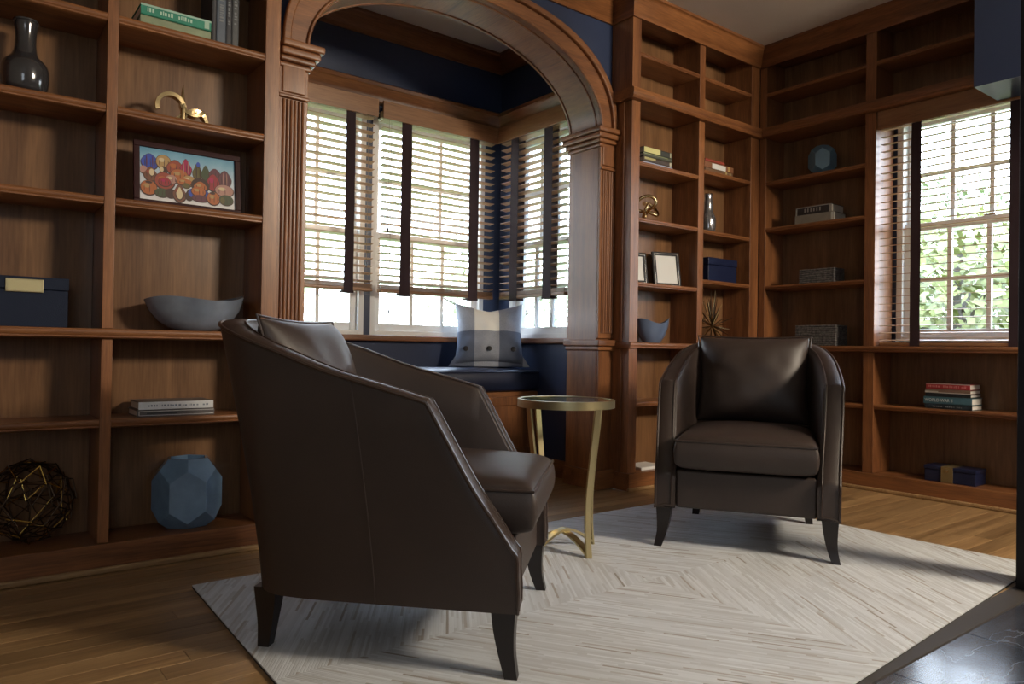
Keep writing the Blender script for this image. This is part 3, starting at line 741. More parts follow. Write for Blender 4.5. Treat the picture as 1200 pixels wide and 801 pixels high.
    def leg(u, s, du, ds):
        P = [(u, s, .158, .030), (u+du*.08, s+ds*.05, .11, .0255), (u+du*.35, s+ds*.35, .055, .0195), (u+du, s+ds, 0, .0155)]
        m2 = MB(); vv = []; 
        for (a, b2, z, w) in [cat(P, i*3/9) for i in range(10)]: vv += [(a-w, b2-w, z), (a+w, b2-w, z), (a+w, b2+w, z), (a-w, b2+w, z)]
        ff = [(0, 3, 2, 1), (36, 37, 38, 39)]
        for i in range(9):
            for j in range(4): ff.append((i*4+j, i*4+(j+1) % 4, (i+1)*4+(j+1) % 4, (i+1)*4+j))
        m2.add(vv, ff).build('leg', ESPRESSO, t, smooth=True, sharp=40, rel=False)
    leg(.312, .655, .022, .022); leg(-.312, .655, -.022, .022); leg(.248, .012, .010, -.004); leg(-.248, .012, -.010, -.004)
    return t
make_chair('nearer brown leather tub armchair, seen from its side, in front of the left bookcase', (-3.484, -.788, .0095), R(-46.3)-PI/2)
make_chair('farther brown leather tub armchair facing the camera, near the corner of the bookcases', (-1.275, -.828, .0095), R(211.7)-PI/2)

# ------------------------------------------------------------------ rug
rg = thing('area_rug', 'pale grey patchwork hide rug with chevron strips under both armchairs', 'rug', (RC[0], RC[1], 0))
cr = [(-3.69, -.355), (-1.04, -.335), (-1.04, -1.925), (-3.755, -2.085)]
def loc_(p, z): return (p[0]-RC[0], p[1]-RC[1], z)
MB().prism(cr, lambda p, t: loc_(p, t), .0055, .0095).build('pile', RUG, rg, rel=False)
ins = [(p[0]*.9995-.0012, p[1]) for p in cr]
MB().prism(cr, lambda p, t: loc_(p, t), .0045 if False else .0, .0054).build('backing', plain('rug_backing', (.03, .027, .025), rough=.9), rg, rel=False)

# ------------------------------------------------------------------ side table
tb = thing('side_table', 'round brass side table with glass top standing between the armchairs', 'table', (-2.385, -.725, .0095), R(43))
Zt = .595
def ring(mb, r0, r1, z0, z1, n=64):
    vs = [(r*math.cos(2*PI*k/n), r*math.sin(2*PI*k/n), z) for r, z in ((r0, z0), (r1, z0), (r1, z1), (r0, z1)) for k in range(n)]
    fs = [(a*n+k, a*n+(k+1) % n, ((a+1) % 4)*n+(k+1) % n, ((a+1) % 4)*n+k) for a in range(4) for k in range(n)]
    mb.add(vs, fs); return mb
ring(MB(), .180, .194, Zt-.030, Zt+.001).build('rim', BRASS, tb, smooth=True, rel=False)
MB().lathe([(.0, Zt-.008), (.1795, Zt-.008), (.1795, Zt-.0005), (.0, Zt-.0005)], 64, cap=False).build('glass_top', TGLASS, tb, rel=False, smooth=True)
ring(MB(), .166, .1795, Zt-.016, Zt-.009).build('glass_ledge', BRASS, tb, rel=False, smooth=True)
for k in range(4):
    a = R(45+90*k)
    P = [(.184, Zt-.030), (.172, .47), (.150, .32), (.138, .20), (.138, .10), (.148, 0)]
    m_ = MB(); vv = []
    rows = [cat(P, i*5/20) for i in range(21)]
    for r, z in rows:
        for dr, dw in ((-.0045, -.0125), (.0045, -.0125), (.0045, .0125), (-.0045, .0125)):
            x, y = r+dr, dw; vv.append((x*math.cos(a)-y*math.sin(a), x*math.sin(a)+y*math.cos(a), z))
    ff = [(0, 1, 2, 3), (80, 83, 82, 81)]
    for i in range(20):
        for j in range(4): ff.append((i*4+j, i*4+(j+1) % 4, (i+1)*4+(j+1) % 4, (i+1)*4+j))
    m_.add(vv, ff).build('leg', BRASS, tb, smooth=True, sharp=50, rel=False)
for k in range(2):
    a = R(45+90*k); vv = []; n_ = 24
    for i in range(n_+1):
        q = -1+2*i/n_; r = .143*q; z = .012+.058*(1-abs(q)**1.7)+(.011*k*(1-abs(q)))
        for dz, dw in ((-.005, -.015), (.005, -.015), (.005, .015), (-.005, .015)):
            x, y = r, dw; vv.append((x*math.cos(a)-y*math.sin(a), x*math.sin(a)+y*math.cos(a), z+dz))
    ff = [(0, 1, 2, 3), (n_*4, n_*4+3, n_*4+2, n_*4+1)]
    for i in range(n_):
        for j in range(4): ff.append((i*4+j, i*4+(j+1) % 4, (i+1)*4+(j+1) % 4, (i+1)*4+j))
    MB().add(vv, ff).build('stretcher', BRASS, tb, smooth=True, sharp=50, rel=False)

# ------------------------------------------------------------------ books
_tm = {}
def tmat(c, r=.6):
    k = (tuple(c), r)
    if k not in _tm: _tm[k] = plain('print_colour', c, rough=r)
    return _tm[k]
def text(txt, size, mat, parent, loc, rot, width=None, name='title', sx=1):
    cu = bpy.data.curves.new('txt', 'FONT'); cu.body = txt; cu.size = size; cu.align_x = 'LEFT'; cu.align_y = 'CENTER'; cu.extrude = .0002
    o = bpy.data.objects.new('txt', cu); COL.objects.link(o)
    me = bpy.data.meshes.new_from_object(o.evaluated_get(bpy.context.evaluated_depsgraph_get())); bpy.data.objects.remove(o)
    xs = [v.co.x for v in me.vertices] or [0, 1]
    k = 1 if width is None else width/max(1e-6, max(xs)-min(xs))
    for v in me.vertices: v.co.x = (v.co.x-min(xs))*k
    me.materials.clear(); me.materials.append(mat)
    q = bpy.data.objects.new(name, me); q.location = loc; q.rotation_euler = rot; link(q, parent); return q
def book(label, loc, L, Wd, T, col, rz=0, stand=False, title=None, tcol=(.7, .7, .68), tx=.1, tw=.5, th=.55, group=None, patch=None, rough=.45, bands=None, pages=PAPER):
    """flat book: spine faces local -y, length along x.  stand: upright, spine faces -y, height L"""
    t = thing('book', label, 'book', loc, rz, group)
    cv = plain('book_cover', col, rough=rough, var=.12, vscale=20)
    c = .003
    def bx(mb, x0, x1, y0, y1, z0, z1):
        if stand: mb.box(z0-T/2, z1-T/2, y0, y1, x0+L/2, x1+L/2)
        else: mb.box(x0, x1, y0, y1, z0, z1)
        return mb
    m_ = MB(); bx(m_, -L/2, L/2, 0, Wd, 0, c); bx(m_, -L/2, L/2, 0, Wd, T-c, T); bx(m_, -L/2, L/2, -.0005, c, c-.0002, T-c+.0002)
    cov = m_.build('cover', cv, t, rel=False, bevel=.0012)
    bx(MB(), -L/2+.004, L/2-.004, c+.0005, Wd-.004, c+.0003, T-c-.0003).build('pages', pages, t, rel=False)
    if patch:
        for (a, b_, z0, z1, pc) in patch:
            q = MB(); bx(q, -L/2+L*a, -L/2+L*b_, -.0012, -.0004, T*z0, T*z1); q.build('spine_label', tmat(pc), t, rel=False)
    if title and title.startswith('~'):          # lettering too blurred to read: short strokes of print
        q = MB(); a = tx; rs = random.Random(len(label))
        while a < tx+tw:
            w_ = rs.uniform(.006, .014)/L*.6
            z0 = .5-th*.38; z1 = .5+th*.38
            if rs.random() < .5: z1 = .5+th*.22
            if rs.random() > .13: bx(q, -L/2+L*(1-a-w_ if stand else a), -L/2+L*(1-a if stand else a+w_), -.0016, -.0006, T*z0, T*z1)
            a += w_*1.7
        q.build('title', tmat(tcol), cov, rel=False)
    elif title:
        if stand: text(title, T*th, tmat(tcol), cov, (0, -.0015, L*(1-tx)), (PI/2, PI/2, 0), L*tw)
        else: text(title, T*th, tmat(tcol), cov, (-L/2+L*tx, -.0015, T/2), (PI/2, 0, 0), L*tw)
    return t
G1 = 'books on the top left shelf'
zS = 1.927+NOSE
book('pale sage green book lying flat under the bright green book', (-3.682, .03, zS), .246, .165, .036, (.23, .27, .16), group=G1)
book('bright green book with white lettering lying on the sage green book', (-3.682, .027, zS+.037), .246, .165, .040, (.02, .22, .14), group=G1, title='~', tx=.09, tw=.62, th=.5, tcol=(.45, .62, .5), patch=[(0, 1, .8, .98, (.35, .52, .42)), (.90, .97, .15, .8, (.35, .5, .4))])
x = -3.553
for w, h, c_, lb_, tt in ((.017, .24, (.035, .035, .04), 'thin charcoal book standing upright beside the green books', None),
                       (.036, .255, (.075, .095, .125), 'wide blue-grey book standing upright, second from the green books', '~'),
                       (.022, .25, (.025, .025, .032), 'dark grey book with faint lettering, standing upright right of the blue-grey one', '~'),
                       (.027, .245, (.05, .052, .055), 'worn slate book standing upright at the outer end of the row', '~')):
    book(lb_, (x+w/2, .04, zS), h, .16, w-.001, c_, stand=True, group=G1, title=tt, tcol=(.18, .19, .2), tx=.2, tw=.45); x += w
zb = .505+.028
book('grey picture book with a white-framed spine, lower of the two on the left shelf', (-3.655, .028, zb), .27, .165, .024, (.10, .085, .08), group='white books on the lower left shelf', patch=[(.02, .99, .15, .25, (.55, .52, .5)), (.02, .99, .78, .88, (.55, .52, .5)), (.02, .03, .15, .88, (.55, .52, .5)), (.12, .5, .4, .62, (.03, .03, .03))])
book('white-spined picture book lying on the grey one, left lower shelf', (-3.655, .026, zb+.025), .262, .16, .030, (.09, .07, .065), group='white books on the lower left shelf', patch=[(.0, .995, .04, .96, (.62, .62, .62))], title='~', tx=.12, tw=.78, th=.32, tcol=(.2, .22, .26))
# two-bay unit, shelf stacks
z = 1.873+.0285; gB = 'stack of dark books right of the arch'
for T, L, c_, lb_, pt in ((.014, .268, (.42, .47, .60), 'thin pale blue book at the bottom of the stack right of the arch', None),
                      (.030, .262, (.05, .03, .02), 'dark brown book with a short gold label, second from the bottom', [(.05, .42, .45, .9, (.38, .34, .14)), (.9, .96, .1, .9, (.45, .42, .3))]),
                      (.022, .255, (.06, .06, .035), 'olive black book third up in the stack right of the arch', [(0, .85, .7, .9, (.22, .25, .12))]),
                      (.036, .255, (.03, .03, .022), 'black book with yellow spine label on top of the stack right of the arch', [(.02, .58, .08, .95, (.55, .52, .22)), (.92, .96, .1, .9, (.4, .38, .25))])):
    book(lb_, (-.993, .028, z), L, .15, T-.001, c_, group=gB, patch=pt); z += T
z = 1.92+.0285; gB = 'stack of tan books in the inner bay'
for T, L, xo, c_, lb_, pt in ((.026, .285, 0, (.16, .09, .05), 'brown book at the bottom of the tan stack in the inner bay', [(.72, .78, .1, .9, (.4, .3, .12)), (.88, .92, .1, .9, (.4, .3, .12))]),
                      (.040, .30, .0, (.20, .085, .04), 'thick tan book with white label in the inner bay stack', [(.25, .72, .02, .86, (.62, .62, .6)), (.8, .86, .1, .9, (.42, .28, .1))]),
                      (.018, .20, -.045, (.28, .05, .03), 'small red book on top of the tan stack in the inner bay', None)):
    book(lb_, (-.40+xo, .028, z), L, .15, T-.001, c_, group=gB, patch=pt); z += T
# right wall: spine faces -x -> rotate -90 deg
z = 1.607+.0285; gB = 'two old books in the corner bay'
book('thick pale grey-brown old book, lower of two in the corner bay', (.035, -.378, z), .265, .15, .058, (.22, .19, .15), -PI/2, group=gB, rough=.8, patch=[(.93, .99, .1, .95, (.5, .48, .42))])
book('black book with upright pale lettering on the old grey-brown book', (.038, -.372, z+.059), .245, .15, .050, (.03, .025, .025), -PI/2, group=gB, title='IIIIII', tx=.25, tw=.45, th=.7, tcol=(.28, .26, .24), patch=[(0, 1, .9, 1, (.3, .28, .25)), (0, .04, 0, 1, (.3, .28, .25)), (.93, 1, 0, 1, (.3, .28, .25))])
z = .505+.0005; gB = 'stack of history books under the window counter'
cy = -1.19
for T, L, yo, c_, lb_, tt, kw in ((.027, .242, .008, (.014, .022, .028), 'black book at the bottom of the history stack', '~', dict(th=.3, tcol=(.2, .2, .2), tx=.1, tw=.75)),
        (.040, .248, .012, (.050, .12, .15), 'teal book with white war title, fourth from the top of the stack', 'WORLD WAR II', dict(th=.62, tcol=(.55, .62, .62), tx=.03, tw=.58)),
        (.020, .232, .010, (.012, .014, .016), 'thin black book above the teal war book', None, {}),
        (.022, .232, .012, (.17, .10, .07), 'brown and cream book second from the top of the history stack', None, dict(patch=[(0, .3, .05, .5, (.4, .38, .33)), (.3, 1, .02, .2, (.45, .42, .38))])),
        (.032, .225, .010, (.30, .022, .025), 'red book on top of the history stack', '~', dict(th=.5, tcol=(.5, .16, .15), tx=.05, tw=.83, patch=[(0, 1, .88, 1, (.45, .4, .38))]))):
    book(lb_, (.028, cy+yo, z), L, .145, T-.001, c_, -PI/2, group=gB, title=tt, pages=tmat((.75, .72, .66), .7), **kw); z += T

# ------------------------------------------------------------------ ornaments, left bookcase
def solo(mb, name, mat, label, cat_, loc, parts=None, **k):
    t = thing(name, label, cat_, loc); return t
v = thing('bottle_vase', 'charcoal glazed bottle vase with stubby neck on the left end shelf', 'vase', (-4.146, .085, 1.606+NOSE))
MB().lathe([(.0, .0), (.056, .0), (.066, .015), (.071, .05), (.071, .085), (.064, .108), (.044, .124), (.034, .138), (.031, .17), (.031, .20), (.034, .225), (.037, .245), (.033, .248), (.028, .24), (.026, .19), (.0, .185)], 40, cap=False).build('body', GREYGLAZE, v, smooth=True, rel=False, sharp=0, subsurf=1)
MB().lathe([(.034, .243), (.038, .246), (.038, .251), (.034, .253), (.030, .248)], 40, cap=False).build('rim', GREYGLAZE, v, smooth=True, rel=False)
bx1 = thing('storage_box', 'navy linen storage box with brass label plate on the left counter', 'box', (-4.11, .03, ZCT1))
B(-.098, .098, 0, .16, .0, .125).build('body', NAVYCLOTH, bx1, rel=False, bevel=.003)
B(-.100, .100, -.002, .162, .126, .168).build('lid', NAVYCLOTH, bx1, rel=False, bevel=.003)
lp = B(-.082, .025, -.006, -.0022, .115, .160).build('label_plate', BRASS, bx1, rel=False, bevel=.002)
B(-.076, .019, -.0072, -.0058, .120, .155).build('paper_label', tmat((.50, .44, .24)), lp, rel=False)
g = thing('metal_sculpture', 'antique gold abstract sculpture of curled bands above the painting', 'sculpture', (-3.65, .09, 1.606+NOSE), R(15))
def band(mb, c, r, w, th, a0, a1, ax, n=28):
    q = Matrix.Rotation(ax[2], 3, 'Z') @ Matrix.Rotation(ax[1], 3, 'Y') @ Matrix.Rotation(ax[0], 3, 'X')
    vv = []
    for i in range(n+1):
        a = a0+(a1-a0)*i/n; ww = w*(.55+.45*math.sin(PI*i/n))
        for rr_, y in ((r, -ww), (r+th, -ww), (r+th, ww), (r, ww)):
            p = q @ Vector((rr_*math.cos(a), y, rr_*math.sin(a))); vv.append(p+Vector(c))
    ff = [(0, 1, 2, 3), (n*4, n*4+3, n*4+2, n*4+1)]
    for i in range(n):
        for j in range(4): ff.append((i*4+j, i*4+(j+1) % 4, (i+1)*4+(j+1) % 4, (i+1)*4+j))
    mb.add(vv, ff); return mb
band(MB(), (-.038, 0, .055), .040, .016, .014, R(-62), R(200), (0, 0, R(-15))).build('curl', GOLD, g, smooth=True, sharp=50, rel=False)
band(MB(), (.040, -.022, .080), .036, .020, .014, R(170), R(330), (0, 0, R(-18))).build('curl', GOLD, g, smooth=True, sharp=50, rel=False)
band(MB(), (.048, -.020, .012), .036, .020, .014, R(12), R(165), (0, 0, R(-10))).build('curl', GOLD, g, smooth=True, sharp=50, rel=False)
MB().tube([(.002, -.018, .002), (.003, -.020, .06), (.002, -.014, .10), (.006, -.01, .150)], .008, 10, rfn=lambda q: .011*(1-q)**.6+.0012).build('spike', GOLD, g, smooth=True, rel=False)

# painting
pt = thing('framed_painting', 'framed painting of colourful clay pots and cloths under a blue sky', 'painting', (-3.612, .072, 1.282+NOSE+.0005))
pt.rotation_euler = (R(-7), 0, 0)
PW, PH, fw_ = .388, .243, .021
mb = MB().box(-PW/2, PW/2, 0, .016, 0, fw_).box(-PW/2, PW/2, 0, .016, PH-fw_, PH).box(-PW/2, -PW/2+fw_, 0, .016, fw_, PH-fw_).box(PW/2-fw_, PW/2, 0, .016, fw_, PH-fw_)
mb.build('frame', plain('maroon_frame', (.030, .006, .007), rough=.5, spec=.2), pt, rel=False, bevel=.002)
def skymat():
    m, N, L, b = nmat('painted_sky'); t = N.new('ShaderNodeTexCoord'); sp = N.new('ShaderNodeSeparateXYZ'); L.new(t.outputs['Object'], sp.inputs[0])
    n = N.new('ShaderNodeTexNoise'); n.inputs['Scale'].default_value = 18; L.new(t.outputs['Object'], n.inputs['Vector'])
    ad = N.new('ShaderNodeMath'); ad.operation = 'MULTIPLY_ADD'; ad.inputs[1].default_value = .05; L.new(n.outputs[0], ad.inputs[0]); L.new(sp.outputs['Z'], ad.inputs[2])
    mr = N.new('ShaderNodeMapRange'); mr.inputs['From Max'].default_value = .25; L.new(ad.outputs[0], mr.inputs[0])
    r = N.new('ShaderNodeValToRGB'); e = r.color_ramp.elements; e[0].position = .2; e[0].color = (.72, .70, .70, 1); e[1].position = 1; e[1].color = (.10, .28, .42, 1)
    for p, c in ((.35, (.66, .66, .68)), (.6, (.50, .58, .66)), (.85, (.22, .42, .55))): q = e.new(p); q.color = (*c, 1)
    L.new(mr.outputs[0], r.inputs[0]); L.new(r.outputs[0], b.inputs['Base Color']); b.inputs['Roughness'].default_value = .45
    return m
B(-PW/2+fw_-.001, PW/2-fw_+.001, .008, .012, fw_-.001, PH-fw_+.001).build('canvas', skymat(), pt, rel=False)
cols = {'blue': (.03, .07, .42), 'or': (.42, .12, .03), 'rust': (.30, .055, .03), 'mag': (.38, .01, .08), 'ol': (.12, .10, .03), 'pl': (.11, .03, .05), 'tan': (.42, .26, .10), 'cr': (.62, .50, .30), 'dk': (.05, .02, .015), 'gr': (.05, .07, .03), 'red': (.30, .02, .03), 'brn': (.17, .06, .03), 'pk': (.42, .22, .18)}
cn = list(cols); pm = [tmat(cols[c], .5) for c in cn]
pots = MB(); layer = [0]
def blob(cx, cz, w, h, c, shape='e', n=18):
    # painting coordinates: x 0..100 , z 0..60 within the visible canvas
    kx = (PW-2*fw_)/100; kz = (PH-2*fw_)/60
    layer[0] += 1; y = .0078-layer[0]*.00001; pts = []
    for i in range(n):
        a = 2*PI*i/n; s, co = math.sin(a), math.cos(a); x = co; z = s
        if shape == 'bag':  x *= (1-.35*max(0, s)); z = s*1.0
        if shape == 'jar':  x *= (1-.5*max(0, s)**.5)
        px_ = min(99.5, max(.5, cx+x*w/2)); pz_ = min(59.5, max(.5, cz+z*h/2))
        pts.append((-PW/2+fw_+px_*kx, y, fw_+pz_*kz))
    pots.cur = cn.index(c); pots.add(pts, [tuple(range(n))])
data = [(10, 44, 17, 18, 'blue', 'bag'), (24, 46, 15, 16, 'tan', 'e'), (36, 41, 18, 18, 'rust', 'bag'), (47, 43, 12, 20, 'mag', 'jar'), (59, 40, 10, 20, 'ol', 'jar'), (68, 40, 10, 18, 'gr', 'jar'), (78, 40, 13, 14, 'pl', 'bag'), (89, 36, 14, 20, 'pl', 'bag'),
        (60, 49, 4, 6, 'blue', 'e'), (4, 34, 8, 9, 'pk', 'e'), (11, 30, 14, 16, 'brn', 'jar'), (12, 32, 5, 8, 'cr', 'e'), (24, 35, 8, 12, 'dk', 'e'), (22, 37, 4, 6, 'cr', 'e'), (40, 33, 18, 14, 'or', 'e'), (25, 24, 20, 19, 'rust', 'e'), (32, 27, 12, 10, 'pk', 'e'), (25, 23, 12, 10, 'red', 'e'), (50, 28, 14, 12, 'tan', 'e'), (45, 26, 16, 8, 'or', 'e'),
        (76, 30, 14, 20, 'red', 'bag'), (62, 24, 20, 18, 'dk', 'e'), (62, 23, 14, 12, 'or', 'bag'), (88, 22, 20, 14, 'pk', 'e'), (9, 14, 16, 16, 'or', 'e'), (9, 20, 7, 3, 'dk', 'e'), (22, 10, 14, 10, 'gr', 'e'), (31, 10, 12, 12, 'dk', 'e'), (40, 12, 14, 20, 'brn', 'jar'), (40, 12, 7, 14, 'cr', 'jar'), (50, 11, 10, 14, 'dk', 'jar'), (47, 22, 8, 6, 'ol', 'e'),
        (60, 14, 22, 14, 'blue', 'e'), (60, 17, 15, 11, 'or', 'e'), (62, 9, 18, 8, 'pl', 'e'), (76, 11, 14, 15, 'or', 'e'), (75, 17, 6, 3, 'dk', 'e'), (90, 11, 15, 12, 'gr', 'e'), (86, 10, 5, 8, 'ol', 'e')]
for d in data:
    if d[4] != 'dk': blob(d[0], d[1]-.6, d[2]*1.10, d[3]*1.12, 'dk', d[5])
    blob(*d)
    if d[2] >= 12 and d[4] in ('or', 'rust', 'red', 'tan', 'brn', 'pk'):
        blob(d[0]-d[2]*.12, d[1]+d[3]*.12, d[2]*.42, d[3]*.30, {'or': 'tan', 'rust': 'or', 'red': 'mag', 'tan': 'cr', 'brn': 'rust', 'pk': 'cr'}[d[4]])
    if d[2] >= 12:
        for q in (-.28, .05, .32): blob(d[0]+d[2]*q, d[1]-d[3]*.08, .7, d[3]*.62*(1-abs(q)), 'dk')
for d in ((7, 44, 1.2, 14), (13, 44, 1.2, 13)): blob(*d, 'pl')
for d in ((44.5, 43, 1, 16), (49.5, 43, 1, 16), (87, 36, 1, 15), (91, 36, 1, 15)): blob(*d, 'pk')
for d in ((58, 39, 1, 14), (62, 39, 1, 14)): blob(*d, 'dk')
pots.build('painted_pots', pm, pt, rel=False, fix=False)

def wavy_bowl(name, label, loc, rx, ry, h, mat, foot=.3, wave=.012, thick=.006, tip=0, nang=48, par_rz=0, ph=0):
    t = thing(name, label, 'bowl', loc, par_rz)
    prof = [(foot, 0), (foot*1.1, .01), (.55, .10), (.74, .30), (.90, .62), (1.0, 1.0)]
    vs = []; rings = []
    for side, sh in ((0, 0), (1, 1)):
        seq = prof if side == 0 else prof[::-1]
        for r, z in seq:
            for k in range(nang):
                a = 2*PI*k/nang; wv = (math.sin(2*a+ph)*.5+math.sin(3*a+1+ph)*.5)*wave*z**2
                rr_ = max(.01, r-(thick/rx if side else 0)); zz = h*z+wv+(thick if side else 0)*(1-z)+tip*math.cos(a)*z*z
                vs.append((rx*rr_*math.cos(a), ry*rr_*math.sin(a), zz))
    m_ = len(prof)*2; fs = [(i*nang+k, i*nang+(k+1) % nang, (i+1)*nang+(k+1) % nang, (i+1)*nang+k) for i in range(m_-1) for k in range(nang)]
    fs += [tuple(range(nang))[::-1], tuple((m_-1)*nang+k for k in range(nang))]
    MB().add(vs, fs).build('bowl_body', mat, t, smooth=True, sharp=60, rel=False)
    return t
wavy_bowl('decorative_bowl', 'wide slate-blue glazed bowl with an uneven rim on the counter behind the near chair', (-3.575, .105, ZCT1), .185, .10, .126, SLATEGLAZE, wave=.012, foot=.30, tip=.010, ph=.8)

def faceted(par, r, h, rt, rb, n=6, rot=0, mat=None, hole=True):
    zs = [h, h*.85, h*.68, h*.27, h*.10, 0]
    rs = [rt, r*.90, r, r, r*.90, rb]
    off = [0, 0, .5, .5, 0, 0]
    vs = []
    for z, q, o in zip(zs, rs, off):
        for k in range(n):
            a = rot+2*PI*(k+o)/n; vs.append((q*math.cos(a), q*math.sin(a), z))
    fs = []
    for k in range(n):
        j = (k+1) % n
        fs.append((k, n+k, 2*n+k, n+j, j)); fs.append((5*n+k, 5*n+j, 4*n+j, 3*n+k, 4*n+k))
        i = (k-1) % n
        fs.append((n+k, 2*n+i, 3*n+i, 4*n+k, 3*n+k, 2*n+k))
    fs.append(tuple(5*n+k for k in range(n))[::-1])
    if hole:
        b = len(vs); vs += [(rt*.86*math.cos(rot+2*PI*k/n), rt*.86*math.sin(rot+2*PI*k/n), h) for k in range(n)]; vs += [(rt*.8*math.cos(rot+2*PI*k/n), rt*.8*math.sin(rot+2*PI*k/n), h*.5) for k in range(n)]
        for k in range(n):
            j = (k+1) % n; fs.append((k, j, b+j, b+k)); fs.append((b+k, b+j, b+n+j, b+n+k))
        fs.append(tuple(b+n+k for k in range(n)))
    else: fs.append(tuple(range(n)))
    return MB().add(vs, fs).build('faceted_body', mat or BLUEGLAZE, par, rel=False, bevel=.0022, seg=2)
v = thing('faceted_vase', 'large blue faceted ceramic vase on the floor-level shelf beside the near chair', 'vase', (-3.59, .118, .1005))
faceted(v, .126, .262, .080, .078, rot=R(257))
# wire ball
w = thing('wire_sphere', 'openwork bronze and brass wire sphere on the lowest left shelf', 'sculpture', (-4.105, .108, .1005))
bm = bmesh.new(); bmesh.ops.create_icosphere(bm, subdivisions=2, radius=1)
rnd = random.Random(3); ed = [(e.verts[0].co.copy(), e.verts[1].co.copy()) for e in bm.edges]; bm.free()
dk, br_ = MB(), MB()
def sq(v_): return (v_.x*.146, v_.y*.098, .152+v_.z*.147)
for lay in range(3):
    rot_ = Matrix.Rotation(lay*.9, 3, 'Z') @ Matrix.Rotation(lay*1.3, 3, 'X')
    for a, b_ in ed:
        q = rnd.random(); a2 = rot_ @ a; b2 = rot_ @ b_
        if q < .55: (dk if rnd.random() < .85 else br_).tube([sq(a2*(1-.035*lay+rnd.uniform(-.05, .01))), sq(b2*(1-.035*lay+rnd.uniform(-.05, .01)))], .0023, 6)
for i in range(34):
    a, b_ = rnd.choice(ed)[0], rnd.choice(ed)[1]
    if 0.3 < (a-b_).length < 1.25: (dk if i % 3 == 0 else br_).tube([sq(a*.97), sq(b_*.97)], .0019, 6)
dk.build('bronze_wire', BRONZE, w, rel=False, smooth=True); br_.build('brass_wire', BRIGHTBRASS, w, rel=False, smooth=True)

# ------------------------------------------------------------------ ornaments, right part
k = thing('knot_sculpture', 'polished gold knot of looping rod on the shelf right of the arch', 'sculpture', (-1.0, .10, 1.547+.0285))
def tk(R0, r0, p, q, n=140, zz=.085):
    o = []
    for i in range(n):
        a = 2*PI*i/n; rr_ = R0+r0*math.cos(q*a); o.append((rr_*math.cos(p*a), .042*math.sin(q*a), zz+rr_*math.sin(p*a)))
    return o
MB().tube(tk(.050, .024, 2, 3), .0095, 10, closed=True).build('loop', GOLD, k, smooth=True, rel=False, sharp=0)
bv = thing('bottle_vase', 'slender silvered glass bottle vase in the inner bay', 'vase', (-.435, .085, 1.542+.0285))
MB().lathe([(0, 0), (.040, 0), (.048, .015), (.050, .06), (.049, .10), (.038, .122), (.030, .135), (.028, .16), (.028, .20), (.024, .22), (.024, .235), (.028, .252), (.024, .253), (.0, .22)], 36, cap=False).build('body', plain('mercury_glass', (.30, .29, .30), rough=.14, metal=.75, var=.4, vscale=30), bv, smooth=True, sharp=0, subsurf=1, rel=False)
MB().lathe([(.027, .250), (.029, .253), (.026, .256), (.023, .252)], 36, cap=False).build('rim', CHROME, bv, smooth=True, rel=False)
MATW = tmat((.60, .59, .56), .5)
def photo_frame(label, loc, rz, w, h, tilt=10):
    t = thing('photo_frame', label, 'photo frame', loc, rz, 'black and silver photo frames'); t.rotation_euler = (R(-tilt), 0, rz)
    q = .012
    def rect(a, m0, y0, y1):
        b = a+m0; return MB().box(-w/2+a, w/2-a, y0, y1, a, b).box(-w/2+a, w/2-a, y0, y1, h-b, h-a).box(-w/2+a, -w/2+b, y0, y1, b, h-b).box(w/2-b, w/2-a, y0, y1, b, h-b)
    fr = rect(0, .0095, 0, .014).build('outer_frame', DARKTRIM, t, rel=False, bevel=.001)
    rect(.0095, .0028, -.001, .012).build('silver_band', CHROME, t, rel=False, bevel=.001)
    rect(.013, .010, 0, .012).build('inner_frame', DARKTRIM, t, rel=False, bevel=.001)
    B(-w/2+.0215, w/2-.0215, .004, .008, .0215, h-.0215).build('white_insert', MATW, t, rel=False)
    MB().add([(-.02, .014, h*.62), (.02, .014, h*.62), (.025, .014+h*.30, .0), (-.025, .014+h*.30, .0), (-.02, .017, h*.62), (.02, .017, h*.62), (.025, .018+h*.30, .0), (-.025, .018+h*.30, .0)],
             [(0, 1, 2, 3), (7, 6, 5, 4), (0, 4, 5, 1), (2, 6, 7, 3), (1, 5, 6, 2), (3, 7, 4, 0)]).build('easel_back', DARKTRIM, t, rel=False)
    return t
zf = 1.172+.0288
photo_frame('black and silver photo frame standing fully in view right of the arch', (-.80, .10, zf), R(-18), .190, .222)
photo_frame('black and silver photo frame partly hidden behind the bookcase stile', (-1.075, .105, zf), R(-18), .150, .195)
bx2 = thing('storage_box', 'deep blue lidded box in the inner bay under the silvered bottle', 'box', (-.335, .04, 1.228+.0285))
B(-.150, .150, 0, .15, 0, .105).build('body', NAVYGLOSS, bx2, rel=False, bevel=.003)
B(-.153, .153, -.003, .153, .106, .152).build('lid', NAVYGLOSS, bx2, rel=False, bevel=.003)
B(-.03, .03, -.007, -.0032, .112, .120).build('lid_pull', NAVYGLOSS, bx2, rel=False, bevel=.001)
wavy_bowl('decorative_bowl', 'blue-grey bowl with a dipped rim on the counter right of the arch', (-.945, .10, ZCT1), .125, .085, .135, plain('dusty_blue_glaze', (.11, .15, .24), rough=.35, coat=.3), wave=.020, foot=.42, ph=2.4)
s_ = thing('starburst_sculpture', 'spiky wire starburst sculpture in the inner bay behind the far chair', 'sculpture', (-.36, .10, ZCT1))
rnd = random.Random(11); sp1, sp2 = MB(), MB()
